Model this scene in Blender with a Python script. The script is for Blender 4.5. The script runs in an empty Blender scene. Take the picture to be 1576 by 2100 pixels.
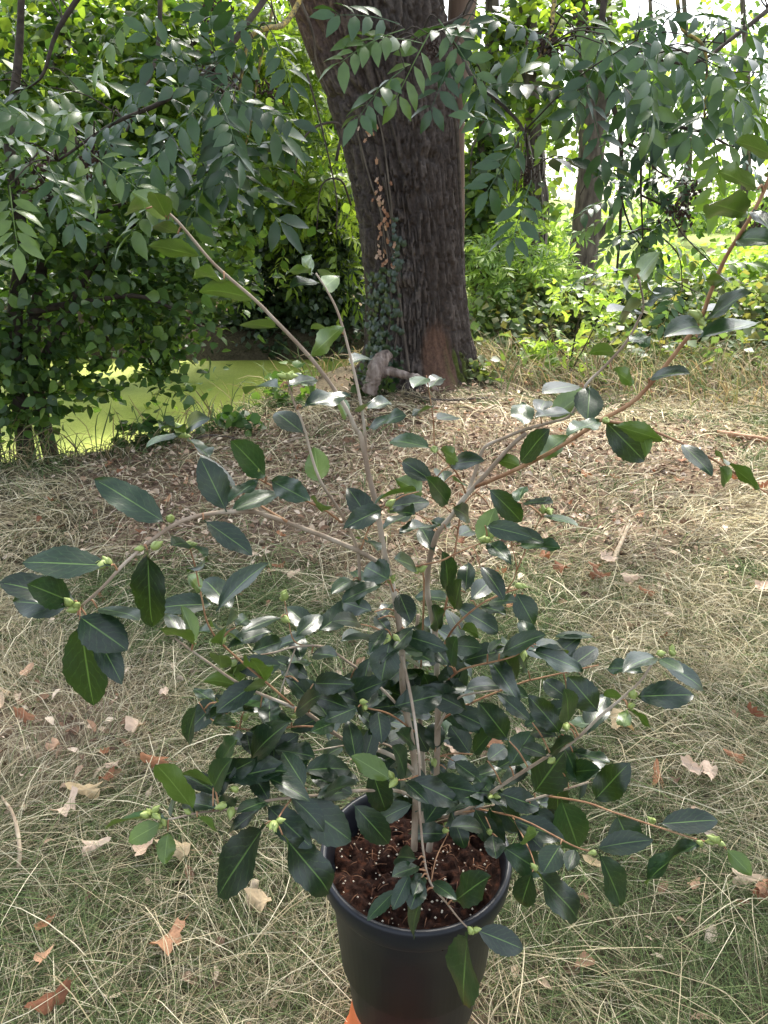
import bpy, math, random
import numpy as np
from mathutils import Vector, Matrix

random.seed(7); rng = np.random.default_rng(7)
SC = bpy.context.scene
COL = SC.collection

# ------------------------------------------------------------------ camera
CAM_H, PITCH, FPX = 1.35, math.radians(22.0), 1560.0
cd = bpy.data.cameras.new('camera'); cam = bpy.data.objects.new('camera', cd); COL.objects.link(cam)
cam.location = (0, 0, CAM_H); cam.rotation_euler = (math.pi/2 - PITCH, 0, 0)
cd.sensor_fit = 'VERTICAL'; cd.sensor_height = 24.0; cd.lens = 24.0*FPX/2100.0
cd.clip_start = 0.02; cd.clip_end = 2000
SC.camera = cam

# ------------------------------------------------------------------ sky, sun, exposure
SUN = Vector((0.20, 0.80, 1.10)).normalized()
w = bpy.data.worlds.new('World'); SC.world = w; w.use_nodes = True
nt = w.node_tree; bg = nt.nodes['Background']
sky = nt.nodes.new('ShaderNodeTexSky'); sky.sky_type = 'NISHITA'; sky.sun_disc = False
sky.sun_elevation = math.asin(SUN.z); sky.sun_rotation = math.atan2(SUN.x, SUN.y)
sky.air_density = 1.0; sky.dust_density = 3.0; sky.ozone_density = 1.0
hs = nt.nodes.new('ShaderNodeHueSaturation'); hs.inputs['Saturation'].default_value = .45   # thin white cloud
nt.links.new(sky.outputs[0], hs.inputs['Color']); nt.links.new(hs.outputs[0], bg.inputs[0]); bg.inputs[1].default_value = 0.15
sl = bpy.data.lights.new('sun', 'SUN'); sun = bpy.data.objects.new('sun', sl); COL.objects.link(sun)
sl.energy = 2.6; sl.angle = math.radians(7); sl.color = (1.0, 0.95, 0.86)
sun.rotation_euler = SUN.to_track_quat('Z', 'Y').to_euler(); sun.location = (4, 12, 18)
SC.view_settings.view_transform = 'Standard'; SC.view_settings.look = 'None'
SC.view_settings.exposure = 2.05; SC.view_settings.gamma = 1.0
SC.render.engine = 'CYCLES'
SC.cycles.use_denoising = True
SC.cycles.max_bounces = 8; SC.cycles.transparent_max_bounces = 4
SC.cycles.diffuse_bounces = 4; SC.cycles.glossy_bounces = 3; SC.cycles.transmission_bounces = 6
SC.cycles.sample_clamp_indirect = 6.0

# ------------------------------------------------------------------ helpers
cp, sp = math.cos(PITCH), math.sin(PITCH)
def P(px, py, Y):
    """the place at distance Y (metres ahead of the viewer) that a spot of the photo looks at"""
    r = (px-788.0)/FPX; u = (1050.0-py)/FPX
    d = Vector((r, cp + u*sp, -sp + u*cp)); k = Y/d.y
    return Vector((d.x*k, Y, CAM_H + d.z*k))
def depth(p): return p[1]*cp + (CAM_H-p[2])*sp
def ground_hit(px, py, z=0.0):
    r = (px-788.0)/FPX; u = (1050.0-py)/FPX
    d = Vector((r, cp + u*sp, -sp + u*cp)); k = (z-CAM_H)/d.z
    return Vector((d.x*k, d.y*k, z))

def hash3(ix, iy, iz, seed):
    h = (ix*374761393 + iy*668265263 + iz*2147483647 + seed*1274126177) & 0xffffffff
    h = ((h ^ (h >> 13))*1274126177) & 0xffffffff
    h = ((h ^ (h >> 16))*2246822519) & 0xffffffff
    return ((h ^ (h >> 15)) & 0xffffff)/float(0xffffff)
def noise(x, y, z=0.0, seed=0):
    x = np.asarray(x, float); y = np.asarray(y, float); z = np.asarray(z, float)+np.zeros_like(x)
    x, y, z = np.broadcast_arrays(x, y, z)
    fx, fy, fz = np.floor(x), np.floor(y), np.floor(z)
    ix, iy, iz = fx.astype(np.int64), fy.astype(np.int64), fz.astype(np.int64)
    tx, ty, tz = x-fx, y-fy, z-fz
    tx = tx*tx*(3-2*tx); ty = ty*ty*(3-2*ty); tz = tz*tz*(3-2*tz)
    r = 0
    for a in (0, 1):
        for b in (0, 1):
            for c in (0, 1):
                wgt = (tx if a else 1-tx)*(ty if b else 1-ty)*(tz if c else 1-tz)
                r = r + wgt*hash3(ix+a, iy+b, iz+c, seed)
    return r
def fbm(x, y, z=0.0, seed=0, o=4):
    r, a, t = 0, .5, 0
    for k in range(o):
        r = r + a*noise(np.asarray(x)*2**k, np.asarray(y)*2**k, np.asarray(z)*2**k, seed+k); t += a; a *= .5
    return r/t
def sstep(a, b, x):
    t = np.clip((np.asarray(x, float)-a)/(b-a), 0, 1); return t*t*(3-2*t)

def mesh_np(name, V, F, mat=None, col=None, smooth=True, luv=None):
    V = np.asarray(V, np.float32); F = np.asarray(F, np.int32)
    me = bpy.data.meshes.new(name)
    n, k = F.shape
    me.vertices.add(len(V)); me.vertices.foreach_set('co', V.ravel())
    me.loops.add(n*k); me.loops.foreach_set('vertex_index', F.ravel())
    me.polygons.add(n); me.polygons.foreach_set('loop_start', np.arange(0, n*k, k, dtype=np.int32))
    me.polygons.foreach_set('use_smooth', np.full(n, smooth, dtype=bool))
    if col is not None:
        c = np.ones((len(V), 4), np.float32); c[:, :3] = col
        me.color_attributes.new('Col', 'FLOAT_COLOR', 'POINT').data.foreach_set('color', c.ravel())
    if luv is not None:
        l = np.zeros((len(V), 3), np.float32); l[:, :2] = luv
        me.attributes.new('luv', 'FLOAT_VECTOR', 'POINT').data.foreach_set('vector', l.ravel())
    me.update(calc_edges=True)
    if mat: me.materials.append(mat)
    return me
def mesh_py(name, V, F, mat=None, smooth=True):
    me = bpy.data.meshes.new(name); me.from_pydata([tuple(v) for v in V], [], F); me.update()
    if smooth: me.polygons.foreach_set('use_smooth', [True]*len(me.polygons))
    if mat: me.materials.append(mat)
    return me
def add(name, me, parent=None, loc=None, mat4=None, origin=None):
    o = bpy.data.objects.new(name, me); COL.objects.link(o)
    if parent is not None: o.parent = parent
    base = origin if origin is not None else (parent.location if parent is not None else Vector((0, 0, 0)))
    if mat4 is not None:
        m = mat4.copy(); m.translation = m.translation - Vector(base); o.matrix_basis = m
    elif loc is not None: o.location = Vector(loc)-Vector(base)
    elif parent is not None: o.location = -Vector(base)
    return o
def thing(name, label, cat, loc=(0, 0, 0), group=None):
    o = bpy.data.objects.new(name, None); COL.objects.link(o); o.location = loc
    o.empty_display_size = .1
    return tag(o, label, cat, group)
def tag(o, label, cat, group=None):
    o['label'] = label; o['category'] = cat
    if group: o['group'] = group
    return o
def stuff(o): o['kind'] = 'stuff'; return o
def structure(o): o['kind'] = 'structure'; return o

def smooth_path(pts, rad, sub=4):
    pts = [Vector(p) for p in pts]; n = len(pts)
    if n < 3: sub = max(sub, 2)
    out, ro = [], []
    for i in range(n-1):
        p0 = pts[i-1] if i else pts[0]*2-pts[1]
        p1, p2 = pts[i], pts[i+1]
        p3 = pts[i+2] if i+2 < n else p2*2-p1
        for s in range(sub):
            t = s/sub
            out.append(.5*((2*p1)+(p2-p0)*t+(2*p0-5*p1+4*p2-p3)*t*t+(3*p1-p0-3*p2+p3)*t**3))
            ro.append(rad[i]*(1-t)+rad[i+1]*t)
    out.append(pts[-1]); ro.append(rad[-1])
    return out, ro
def tube(pts, rad, sides=8, sub=4, wob=0.0, V=None, F=None):
    """a tapering tube along a smoothed path; appends to V,F"""
    if V is None: V, F = [], []
    if not hasattr(rad, '__len__'): rad = [rad]*len(pts)
    pts, rad = smooth_path(pts, rad, sub)
    up = Vector((0.13, 0.31, 0.94)); b0 = len(V); prev = None
    for i, p in enumerate(pts):
        t = (pts[min(i+1, len(pts)-1)]-pts[max(i-1, 0)])
        if t.length < 1e-9: t = Vector((0, 0, 1))
        t.normalize()
        if prev is None: s = t.cross(up)
        else: s = prev-t*prev.dot(t)
        if s.length < 1e-6: s = t.cross(Vector((1, 0, 0)))
        s.normalize(); prev = s; q = t.cross(s)
        for k in range(sides):
            a = 2*math.pi*k/sides
            r = rad[i]*(1+wob*(random.random()-.5))
            V.append(p+s*(math.cos(a)*r)+q*(math.sin(a)*r))
    m = len(pts)
    for i in range(m-1):
        for k in range(sides):
            a = b0+i*sides+k; b = b0+i*sides+(k+1) % sides
            F.append((a, b, b+sides, a+sides))
    F.append(tuple(b0+k for k in reversed(range(sides)))); F.append(tuple(b0+(m-1)*sides+k for k in range(sides)))
    return V, F
def lathe(prof, seg, V=None, F=None, c=(0, 0, 0)):
    if V is None: V, F = [], []
    b0 = len(V); n = len(prof)
    for k in range(seg):
        a = 2*math.pi*k/seg
        for r, z in prof: V.append((c[0]+r*math.cos(a), c[1]+r*math.sin(a), c[2]+z))
    for k in range(seg):
        for i in range(n-1):
            a = b0+k*n+i; b = b0+((k+1) % seg)*n+i
            F.append((a, b, b+1, a+1))
    return V, F

def frames(ydir, nrm):
    y = ydir/np.linalg.norm(ydir, axis=1, keepdims=True)
    x = np.cross(y, nrm); l = np.linalg.norm(x, axis=1, keepdims=True); x = x/np.maximum(l, 1e-6)
    z = np.cross(x, y)
    return x, y, z
def scatter(tpl, pos, ydir, nrm, sx, sy, col):
    """many copies of a template leaf in one mesh: verts, faces, colours"""
    TV, TF = tpl[0], tpl[1]
    x, y, z = frames(ydir, nrm); N, m = len(pos), len(TV)
    sx = np.broadcast_to(sx, N)[:, None, None]; sy = np.broadcast_to(sy, N)[:, None, None]
    V = pos[:, None, :] + x[:, None, :]*(TV[None, :, 0:1]*sx) + y[:, None, :]*(TV[None, :, 1:2]*sy) + z[:, None, :]*(TV[None, :, 2:3]*sy)
    F = TF[None]+(np.arange(N)*m)[:, None, None]
    C = np.repeat(col, m, axis=0)
    return V.reshape(-1, 3), F.reshape(-1, TF.shape[1]), C
def basis(pos, ydir, nrm, sx, sy):
    y = Vector(ydir).normalized(); x = y.cross(Vector(nrm))
    if x.length < 1e-5: x = y.orthogonal()
    x.normalize(); z = x.cross(y)
    m = Matrix(((x.x*sx, y.x*sy, z.x*sy, pos[0]), (x.y*sx, y.y*sy, z.y*sy, pos[1]), (x.z*sx, y.z*sy, z.z*sy, pos[2]), (0, 0, 0, 1)))
    return m
def in_view(p, margin=0):
    """where a point falls in the photo (photo pixels) and how far away it is"""
    p = np.asarray(p, float).reshape(-1, 3)
    dz = p[:, 2]-CAM_H
    d = p[:, 1]*cp-dz*sp; u = p[:, 1]*sp+dz*cp
    d = np.maximum(d, 1e-3)
    return 788+FPX*p[:, 0]/d, 1050-FPX*u/d, d

# ------------------------------------------------------------------ materials
def new_mat(name):
    m = bpy.data.materials.new(name); m.use_nodes = True
    nt = m.node_tree; nt.nodes.clear()
    out = nt.nodes.new('ShaderNodeOutputMaterial')
    return m, nt, out
def N(nt, t, **kw):
    n = nt.nodes.new(t)
    for k, v in kw.items():
        if k.startswith('i_'): n.inputs[int(k[2:])].default_value = v
        else: setattr(n, k, v)
    return n
def ramp(nt, stops):
    r = nt.nodes.new('ShaderNodeValToRGB'); e = r.color_ramp.elements
    while len(e) < len(stops): e.new(.5)
    for i, (p, c) in enumerate(stops): e[i].position = p; e[i].color = (*c, 1)
    return r
def leaf_shader(nt, out, colsock, rough, trans, spec=.5, tgain=(1.8, 1.8, .75), bump=None, undersock=None):
    p = N(nt, 'ShaderNodeBsdfPrincipled'); p.inputs['Roughness'].default_value = rough
    p.inputs['Specular IOR Level'].default_value = spec
    nt.links.new(colsock, p.inputs['Base Color'])
    t = N(nt, 'ShaderNodeBsdfTranslucent')
    g = N(nt, 'ShaderNodeMix', data_type='RGBA', blend_type='MULTIPLY'); g.inputs[0].default_value = 1
    nt.links.new(undersock or colsock, g.inputs[6]); g.inputs[7].default_value = (*tgain, 1)
    nt.links.new(g.outputs[2], t.inputs[0])
    mx = N(nt, 'ShaderNodeMixShader'); mx.inputs[0].default_value = trans
    nt.links.new(p.outputs[0], mx.inputs[1]); nt.links.new(t.outputs[0], mx.inputs[2])
    if bump is not None: nt.links.new(bump, p.inputs['Normal'])
    nt.links.new(mx.outputs[0], out.inputs[0])
def mat_leaf_attr(name, rough=.45, trans=.45, spec=.4, tgain=(1.8, 1.8, .75)):
    m, nt, out = new_mat(name)
    a = N(nt, 'ShaderNodeAttribute', attribute_name='Col')
    n = N(nt, 'ShaderNodeTexNoise'); n.inputs['Scale'].default_value = 60
    mr = N(nt, 'ShaderNodeMapRange'); mr.inputs[3].default_value = .75; mr.inputs[4].default_value = 1.25
    nt.links.new(n.outputs[0], mr.inputs[0])
    v = N(nt, 'ShaderNodeVectorMath', operation='SCALE'); nt.links.new(a.outputs[0], v.inputs[0]); nt.links.new(mr.outputs[0], v.inputs['Scale'])
    leaf_shader(nt, out, v.outputs[0], rough, trans, spec, tgain)
    return m
def mat_leaf_rand(name, pal, rough=.45, trans=.45, spec=.4, tgain=(1.8, 1.8, .75)):
    m, nt, out = new_mat(name)
    oi = N(nt, 'ShaderNodeObjectInfo')
    r = ramp(nt, [(i/max(1, len(pal)-1), c) for i, c in enumerate(pal)])
    nt.links.new(oi.outputs['Random'], r.inputs[0])
    n = N(nt, 'ShaderNodeTexNoise'); n.inputs['Scale'].default_value = 8
    tc = N(nt, 'ShaderNodeTexCoord'); nt.links.new(tc.outputs['Object'], n.inputs['Vector'])
    mr = N(nt, 'ShaderNodeMapRange'); mr.inputs[3].default_value = .75; mr.inputs[4].default_value = 1.25
    nt.links.new(n.outputs[0], mr.inputs[0])
    v = N(nt, 'ShaderNodeVectorMath', operation='SCALE'); nt.links.new(r.outputs[0], v.inputs[0]); nt.links.new(mr.outputs[0], v.inputs['Scale'])
    leaf_shader(nt, out, v.outputs[0], rough, trans, spec, tgain)
    return m
def mat_noise(name, stops, scale=20, rough=.8, spec=.3, bump=.0, bscale=60, stretch=(1, 1, 1), detail=6, coords='Object', bdist=.01):
    m, nt, out = new_mat(name)
    tc = N(nt, 'ShaderNodeTexCoord'); mp = N(nt, 'ShaderNodeMapping'); mp.inputs['Scale'].default_value = stretch
    nt.links.new(tc.outputs[coords], mp.inputs[0])
    n = N(nt, 'ShaderNodeTexNoise'); n.inputs['Scale'].default_value = scale; n.inputs['Detail'].default_value = detail
    nt.links.new(mp.outputs[0], n.inputs['Vector'])
    r = ramp(nt, stops); nt.links.new(n.outputs[0], r.inputs[0])
    p = N(nt, 'ShaderNodeBsdfPrincipled'); p.inputs['Roughness'].default_value = rough; p.inputs['Specular IOR Level'].default_value = spec
    nt.links.new(r.outputs[0], p.inputs['Base Color'])
    if bump:
        n2 = N(nt, 'ShaderNodeTexNoise'); n2.inputs['Scale'].default_value = bscale; n2.inputs['Detail'].default_value = 5
        nt.links.new(mp.outputs[0], n2.inputs['Vector'])
        b = N(nt, 'ShaderNodeBump'); b.inputs['Strength'].default_value = bump; b.inputs['Distance'].default_value = bdist
        nt.links.new(n2.outputs[0], b.inputs['Height']); nt.links.new(b.outputs[0], p.inputs['Normal'])
    nt.links.new(p.outputs[0], out.inputs[0])
    return m
def mat_attr(name, rough=.8, spec=.3, nscale=40, lo=.7, hi=1.3, bump=0, bscale=120, trans=0):
    m, nt, out = new_mat(name)
    a = N(nt, 'ShaderNodeAttribute', attribute_name='Col')
    tc = N(nt, 'ShaderNodeTexCoord')
    n = N(nt, 'ShaderNodeTexNoise'); n.inputs['Scale'].default_value = nscale; n.inputs['Detail'].default_value = 6
    nt.links.new(tc.outputs['Object'], n.inputs['Vector'])
    mr = N(nt, 'ShaderNodeMapRange'); mr.inputs[1].default_value = .25; mr.inputs[2].default_value = .75; mr.inputs[3].default_value = lo; mr.inputs[4].default_value = hi
    nt.links.new(n.outputs[0], mr.inputs[0])
    v = N(nt, 'ShaderNodeVectorMath', operation='SCALE'); nt.links.new(a.outputs[0], v.inputs[0]); nt.links.new(mr.outputs[0], v.inputs['Scale'])
    if trans:
        leaf_shader(nt, out, v.outputs[0], rough, trans, spec, (1.1, 1.1, .9)); return m
    p = N(nt, 'ShaderNodeBsdfPrincipled'); p.inputs['Roughness'].default_value = rough; p.inputs['Specular IOR Level'].default_value = spec
    nt.links.new(v.outputs[0], p.inputs['Base Color'])
    if bump:
        n2 = N(nt, 'ShaderNodeTexNoise'); n2.inputs['Scale'].default_value = bscale; n2.inputs['Detail'].default_value = 5
        nt.links.new(tc.outputs['Object'], n2.inputs['Vector'])
        b = N(nt, 'ShaderNodeBump'); b.inputs['Strength'].default_value = bump; b.inputs['Distance'].default_value = .008
        nt.links.new(n2.outputs[0], b.inputs['Height']); nt.links.new(b.outputs[0], p.inputs['Normal'])
    nt.links.new(p.outputs[0], out.inputs[0])
    return m
def mat_camellia():
    m, nt, out = new_mat('camellia_leaf')
    a = N(nt, 'ShaderNodeAttribute', attribute_name='luv'); s = N(nt, 'ShaderNodeSeparateXYZ'); nt.links.new(a.outputs['Vector'], s.inputs[0])
    ab = N(nt, 'ShaderNodeMath', operation='ABSOLUTE'); nt.links.new(s.outputs[0], ab.inputs[0])
    mid = N(nt, 'ShaderNodeMapRange'); mid.inputs[1].default_value = .012; mid.inputs[2].default_value = .06; mid.inputs[3].default_value = .75; mid.inputs[4].default_value = 0
    nt.links.new(ab.outputs[0], mid.inputs[0])
    # side veins: slanting waves that leave the midrib
    k1 = N(nt, 'ShaderNodeMath', operation='MULTIPLY'); k1.inputs[1].default_value = -.32; nt.links.new(ab.outputs[0], k1.inputs[0])
    k2 = N(nt, 'ShaderNodeMath', operation='ADD'); nt.links.new(s.outputs[1], k2.inputs[0]); nt.links.new(k1.outputs[0], k2.inputs[1])
    nz = N(nt, 'ShaderNodeTexNoise'); nz.inputs['Scale'].default_value = 5; nt.links.new(a.outputs['Vector'], nz.inputs['Vector'])
    k3 = N(nt, 'ShaderNodeMath', operation='MULTIPLY_ADD'); k3.inputs[1].default_value = .12; nt.links.new(nz.outputs[0], k3.inputs[0]); nt.links.new(k2.outputs[0], k3.inputs[2])
    k4 = N(nt, 'ShaderNodeMath', operation='MULTIPLY'); k4.inputs[1].default_value = 7.0*2*math.pi; nt.links.new(k3.outputs[0], k4.inputs[0])
    k5 = N(nt, 'ShaderNodeMath', operation='SINE'); nt.links.new(k4.outputs[0], k5.inputs[0])
    vein = N(nt, 'ShaderNodeMapRange'); vein.inputs[1].default_value = .88; vein.inputs[2].default_value = 1.0; vein.inputs[3].default_value = 0; vein.inputs[4].default_value = .13
    nt.links.new(k5.outputs[0], vein.inputs[0])
    vm = N(nt, 'ShaderNodeMath', operation='MAXIMUM'); nt.links.new(mid.outputs[0], vm.inputs[0]); nt.links.new(vein.outputs[0], vm.inputs[1])
    oi = N(nt, 'ShaderNodeObjectInfo')
    top = ramp(nt, [(0, (.0045, .013, .007)), (.5, (.006, .020, .009)), (.85, (.010, .030, .011)), (1, (.018, .05, .013))])
    nt.links.new(oi.outputs['Random'], top.inputs[0])
    mott = N(nt, 'ShaderNodeTexNoise'); mott.inputs['Scale'].default_value = 7; mott.inputs['Detail'].default_value = 3; nt.links.new(a.outputs['Vector'], mott.inputs['Vector'])
    mm = N(nt, 'ShaderNodeMapRange'); mm.inputs[1].default_value = .3; mm.inputs[2].default_value = .7; mm.inputs[3].default_value = .72; mm.inputs[4].default_value = 1.3; nt.links.new(mott.outputs[0], mm.inputs[0])
    sc = N(nt, 'ShaderNodeVectorMath', operation='SCALE'); nt.links.new(top.outputs[0], sc.inputs[0]); nt.links.new(mm.outputs[0], sc.inputs['Scale'])
    c1 = N(nt, 'ShaderNodeMix', data_type='RGBA'); nt.links.new(vm.outputs[0], c1.inputs[0]); nt.links.new(sc.outputs[0], c1.inputs[6]); c1.inputs[7].default_value = (.11, .20, .05, 1)
    # the paler, matt underside is another surface of the same leaf
    und = N(nt, 'ShaderNodeMix', data_type='RGBA'); und.inputs[6].default_value = (.075, .125, .02, 1); und.inputs[7].default_value = (.16, .24, .06, 1); nt.links.new(vm.outputs[0], und.inputs[0])
    geo = N(nt, 'ShaderNodeNewGeometry')
    c2 = N(nt, 'ShaderNodeMix', data_type='RGBA'); nt.links.new(geo.outputs['Backfacing'], c2.inputs[0]); nt.links.new(c1.outputs[2], c2.inputs[6]); nt.links.new(und.outputs[2], c2.inputs[7])
    bmp = N(nt, 'ShaderNodeBump'); bmp.inputs['Strength'].default_value = .14; bmp.inputs['Distance'].default_value = .002
    hh = N(nt, 'ShaderNodeMath', operation='MULTIPLY_ADD'); hh.inputs[1].default_value = -.8; nt.links.new(vm.outputs[0], hh.inputs[0]); nt.links.new(mott.outputs[0], hh.inputs[2])
    nt.links.new(hh.outputs[0], bmp.inputs['Height'])
    leaf_shader(nt, out, c2.outputs[2], .34, .09, .50, (1.3, 1.5, .5), bmp.outputs[0], und.outputs[2])
    return m

M_CAM = mat_camellia()
M_BUD = mat_noise('camellia_bud', [(.3, (.17, .23, .05)), (.7, (.36, .42, .14))], 120, .45, .4)
M_STEM = mat_noise('camellia_stem', [(.3, (.17, .115, .075)), (.5, (.31, .245, .18)), (.7, (.48, .42, .34))], 30, .75, .25, .4, 300, (1, 1, .4), bdist=.001)
M_TWIG = mat_noise('camellia_twig', [(.3, (.22, .10, .05)), (.7, (.40, .24, .13))], 50, .65, .3)
M_POT = mat_noise('black_plastic', [(.3, (.006, .007, .010)), (.7, (.011, .013, .018))], 6, .40, .32, .12, 220, bdist=.001)
M_ORANGE = mat_noise('orange_plastic', [(.3, (.42, .095, .025)), (.7, (.55, .14, .04))], 9, .55, .4, .1, 90, bdist=.001)
M_SOIL = mat_noise('potting_soil', [(.3, (.008, .004, .003)), (.55, (.026, .011, .007)), (.8, (.085, .03, .015))], 90, .95, .15, .8, 160, bdist=.004)
M_PERL = mat_noise('perlite', [(.3, (.5, .42, .3)), (.7, (.72, .66, .55))], 40, .9)
M_FIBRE = mat_noise('coir_fibre', [(.3, (.10, .04, .02)), (.7, (.26, .14, .08))], 40, .9)
M_BARK = mat_attr('ash_bark', .9, .2, 55, .62, 1.4, .9, 170)
M_LIMB = mat_noise('grey_bark', [(.3, (.045, .036, .03)), (.7, (.15, .125, .10))], 18, .9, .2, .8, 60, (1, 1, .3))
M_DARKTW = mat_noise('dark_twig', [(.3, (.025, .02, .016)), (.7, (.075, .06, .045))], 30, .9, .2)
M_LICHEN = mat_noise('lichen_twig', [(.38, (.05, .045, .035)), (.5, (.20, .16, .06)), (.68, (.42, .30, .06))], 60, .9, .2, .5, 90)
M_GRASS = mat_attr('grass_blades', .75, .25, 30, .85, 1.15, trans=.25)
M_LITTER = mat_attr('leaf_litter', .85, .2, 60, .7, 1.3)
M_DEADWOOD = mat_noise('weathered_wood', [(.3, (.07, .052, .044)), (.5, (.20, .155, .13)), (.72, (.38, .32, .28))], 24, .9, .2, 1.0, 50, (1, 1, .25))
M_FOL = mat_leaf_attr('background_foliage')
M_FOLD = mat_leaf_attr('dark_foliage', .4, .22, .5)
ASHPAL = [(.018, .042, .018), (.034, .074, .028), (.052, .10, .036), (.10, .16, .035)]
M_ASH = mat_leaf_rand('ash_leaf', ASHPAL, .36, .26, .5, (1.5, 1.7, .6))
M_ASHF = mat_leaf_attr('ash_foliage', .36, .26, .5, (1.5, 1.7, .6))
HAZPAL = [(.028, .062, .018), (.045, .09, .026), (.06, .12, .03), (.10, .17, .03)]
M_HAZ = mat_leaf_rand('hazel_leaf', HAZPAL, .42, .38, .45)
M_HAZF = mat_leaf_attr('hazel_foliage', .42, .38, .45)
M_IVY = mat_leaf_rand('ivy_leaf', [(.012, .03, .012), (.022, .045, .018), (.04, .065, .03)], .32, .12, .6)
M_IVYD = mat_leaf_rand('dead_ivy_leaf', [(.22, .10, .05), (.36, .20, .12), (.5, .36, .27)], .7, .15, .3, (1, 1, 1))
def mat_dry(name, pal):
    return mat_leaf_rand(name, pal, .75, .15, .25, (1.1, .9, .6))
M_DRY = mat_dry('dry_leaf', [(.17, .07, .035), (.31, .15, .08), (.42, .24, .14), (.52, .34, .22)])
M_DRYO = mat_dry('orange_dry_leaf', [(.30, .14, .07), (.38, .19, .10), (.27, .115, .06)])
M_DRYP = mat_dry('pale_dry_leaf', [(.52, .38, .27), (.60, .46, .35), (.50, .38, .22)])
M_STICK = mat_noise('dry_stick', [(.3, (.24, .17, .11)), (.7, (.50, .41, .29))], 30, .85, .2)

# ------------------------------------------------------------------ leaf templates
def tpl_simple(rows, widths, fold=.18, droop=.25):
    """leaf as a folded strip: rows along v, three columns; local x width, y length, z up"""
    V, F = [], []
    for v, wd in zip(rows, widths):
        z = -droop*v*v
        V += [(-wd, v, z+fold*wd), (0, v, z), (wd, v, z+fold*wd)]
    for i in range(len(rows)-1):
        a = i*3
        for c in (0, 1): F += [(a+c, a+c+1, a+c+4, a+c+3)]
    return np.array(V, float), np.array(F)
T_BROAD = tpl_simple((0, .22, .5, .80, 1), (.04, .33, .40, .20, .01))
T_OVAL = tpl_simple((0, .3, .7, 1), (.03, .30, .27, .01))
T_TINY = tpl_simple((0, .5, 1), (.04, .42, .02), .2, .2)
def tpl_ash(pairs, rows, widths, seed, droop=.24):
    r = random.Random(seed); V, F = [], []
    def arch(t): return Vector((0, t, -droop*t*t))
    # rachis: a flat-sided strip with thickness
    n = 5
    for i in range(n):
        p = arch(i/(n-1)*.92); wd = .010*(1-.6*i/(n-1))
        V += [tuple(p+Vector((-wd, 0, 0))), tuple(p+Vector((0, 0, wd))), tuple(p+Vector((wd, 0, 0)))]
    for i in range(n-1):
        a = i*3
        F += [(a, a+1, a+4, a+3), (a+1, a+2, a+5, a+4)]
    items = []
    for k in range(pairs):
        t = .26+.60*k/max(1, pairs-1)
        for s in (-1, 1): items.append((t, s))
    items.append((.9, 0))
    for t, s in items:
        p = arch(t); L = (.34 if s else .38)*r.uniform(.85, 1.12)*(1 if 0.3 < t < .9 else .9)
        ang = s*math.radians(r.uniform(48, 66)); tilt = r.uniform(-.30, .12); roll = r.uniform(-.5, .5)
        y = Vector((math.sin(ang), math.cos(ang), tilt-droop*t)).normalized(); z = Vector((roll*math.cos(ang), -roll*math.sin(ang), 1))
        x = y.cross(z).normalized(); z = x.cross(y)
        b0 = len(V)
        for v, wd in zip(rows, widths):
            dz = -.28*v*v
            for c in (-1, 0, 1):
                q = p+y*(.03+v*L)+x*(c*wd*L)+z*(dz*L+abs(c)*wd*L*.22); V.append(tuple(q))
        for i in range(len(rows)-1):
            a = b0+i*3
            for c in (0, 1): F.append((a+c, a+c+1, a+c+4, a+c+3))
    return np.array(V, float), np.array(F)
T_ASH = [tpl_ash(random.Random(i).choice((4, 4, 5)), (0, .25, .55, .8, 1), (.02, .18, .215, .12, .005), i) for i in range(8)]
T_ASHL = tpl_ash(4, (0, .5, 1), (.02, .17, .01), 50)

# ------------------------------------------------------------------ the ground
def shore(x): return np.interp(x, [-30, -3.0, -1.9, -1.15, -.85, -.35, 1.0, 1.3, 1.5], [3.6, 4.0, 4.25, 4.9, 5.8, 6.75, 7.15, 8.4, 30])
def farshore(x): return np.interp(x, [-30, -6, -2, 2], [9.6, 9.4, 8.9, 9.2])
WATER_Z = -.30
def gz(x, y):
    x = np.asarray(x, float); y = np.asarray(y, float)
    h = .05*(fbm(x*.7, y*.7, 0, 3)-.5)+.03*(fbm(x*3, y*3, 0, 9)-.5)
    h = h*sstep(.2, 1.5, np.hypot(x-.05, y-.86))
    d = np.minimum(y-shore(x), farshore(x)-y)
    h = h-.85*sstep(-.12, .75, d)
    h = h+.10*np.exp(-((x-.35)**2+(y-6.1)**2)/.8)
    h = h+.028*np.clip(y-9.5, 0, 60)+.10*sstep(1.2, 4, x)*sstep(6, 9, y)
    h = h+.25*sstep(9.2, 10.5, y)*sstep(1.5, -.5, x)
    return h
def nonuni(a, b, c, d, step, big):
    m = np.arange(b, c, step); l = b-np.geomspace(step, b-a, big)[::-1]; r = c+np.geomspace(step, d-c, big)
    return np.concatenate([l, m, r])
gx = nonuni(-400, -5, 5, 400, .07, 26); gy = nonuni(-60, -.5, 11, 800, .07, 26)
GX, GY = np.meshgrid(gx, gy); GZ = gz(GX, GY)
Vg = np.stack([GX, GY, GZ], -1).reshape(-1, 3)
i0 = (np.arange(len(gy)-1)[:, None]*len(gx)+np.arange(len(gx)-1)[None]).ravel()
Fg = np.stack([i0, i0+1, i0+1+len(gx), i0+len(gx)], 1)
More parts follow.
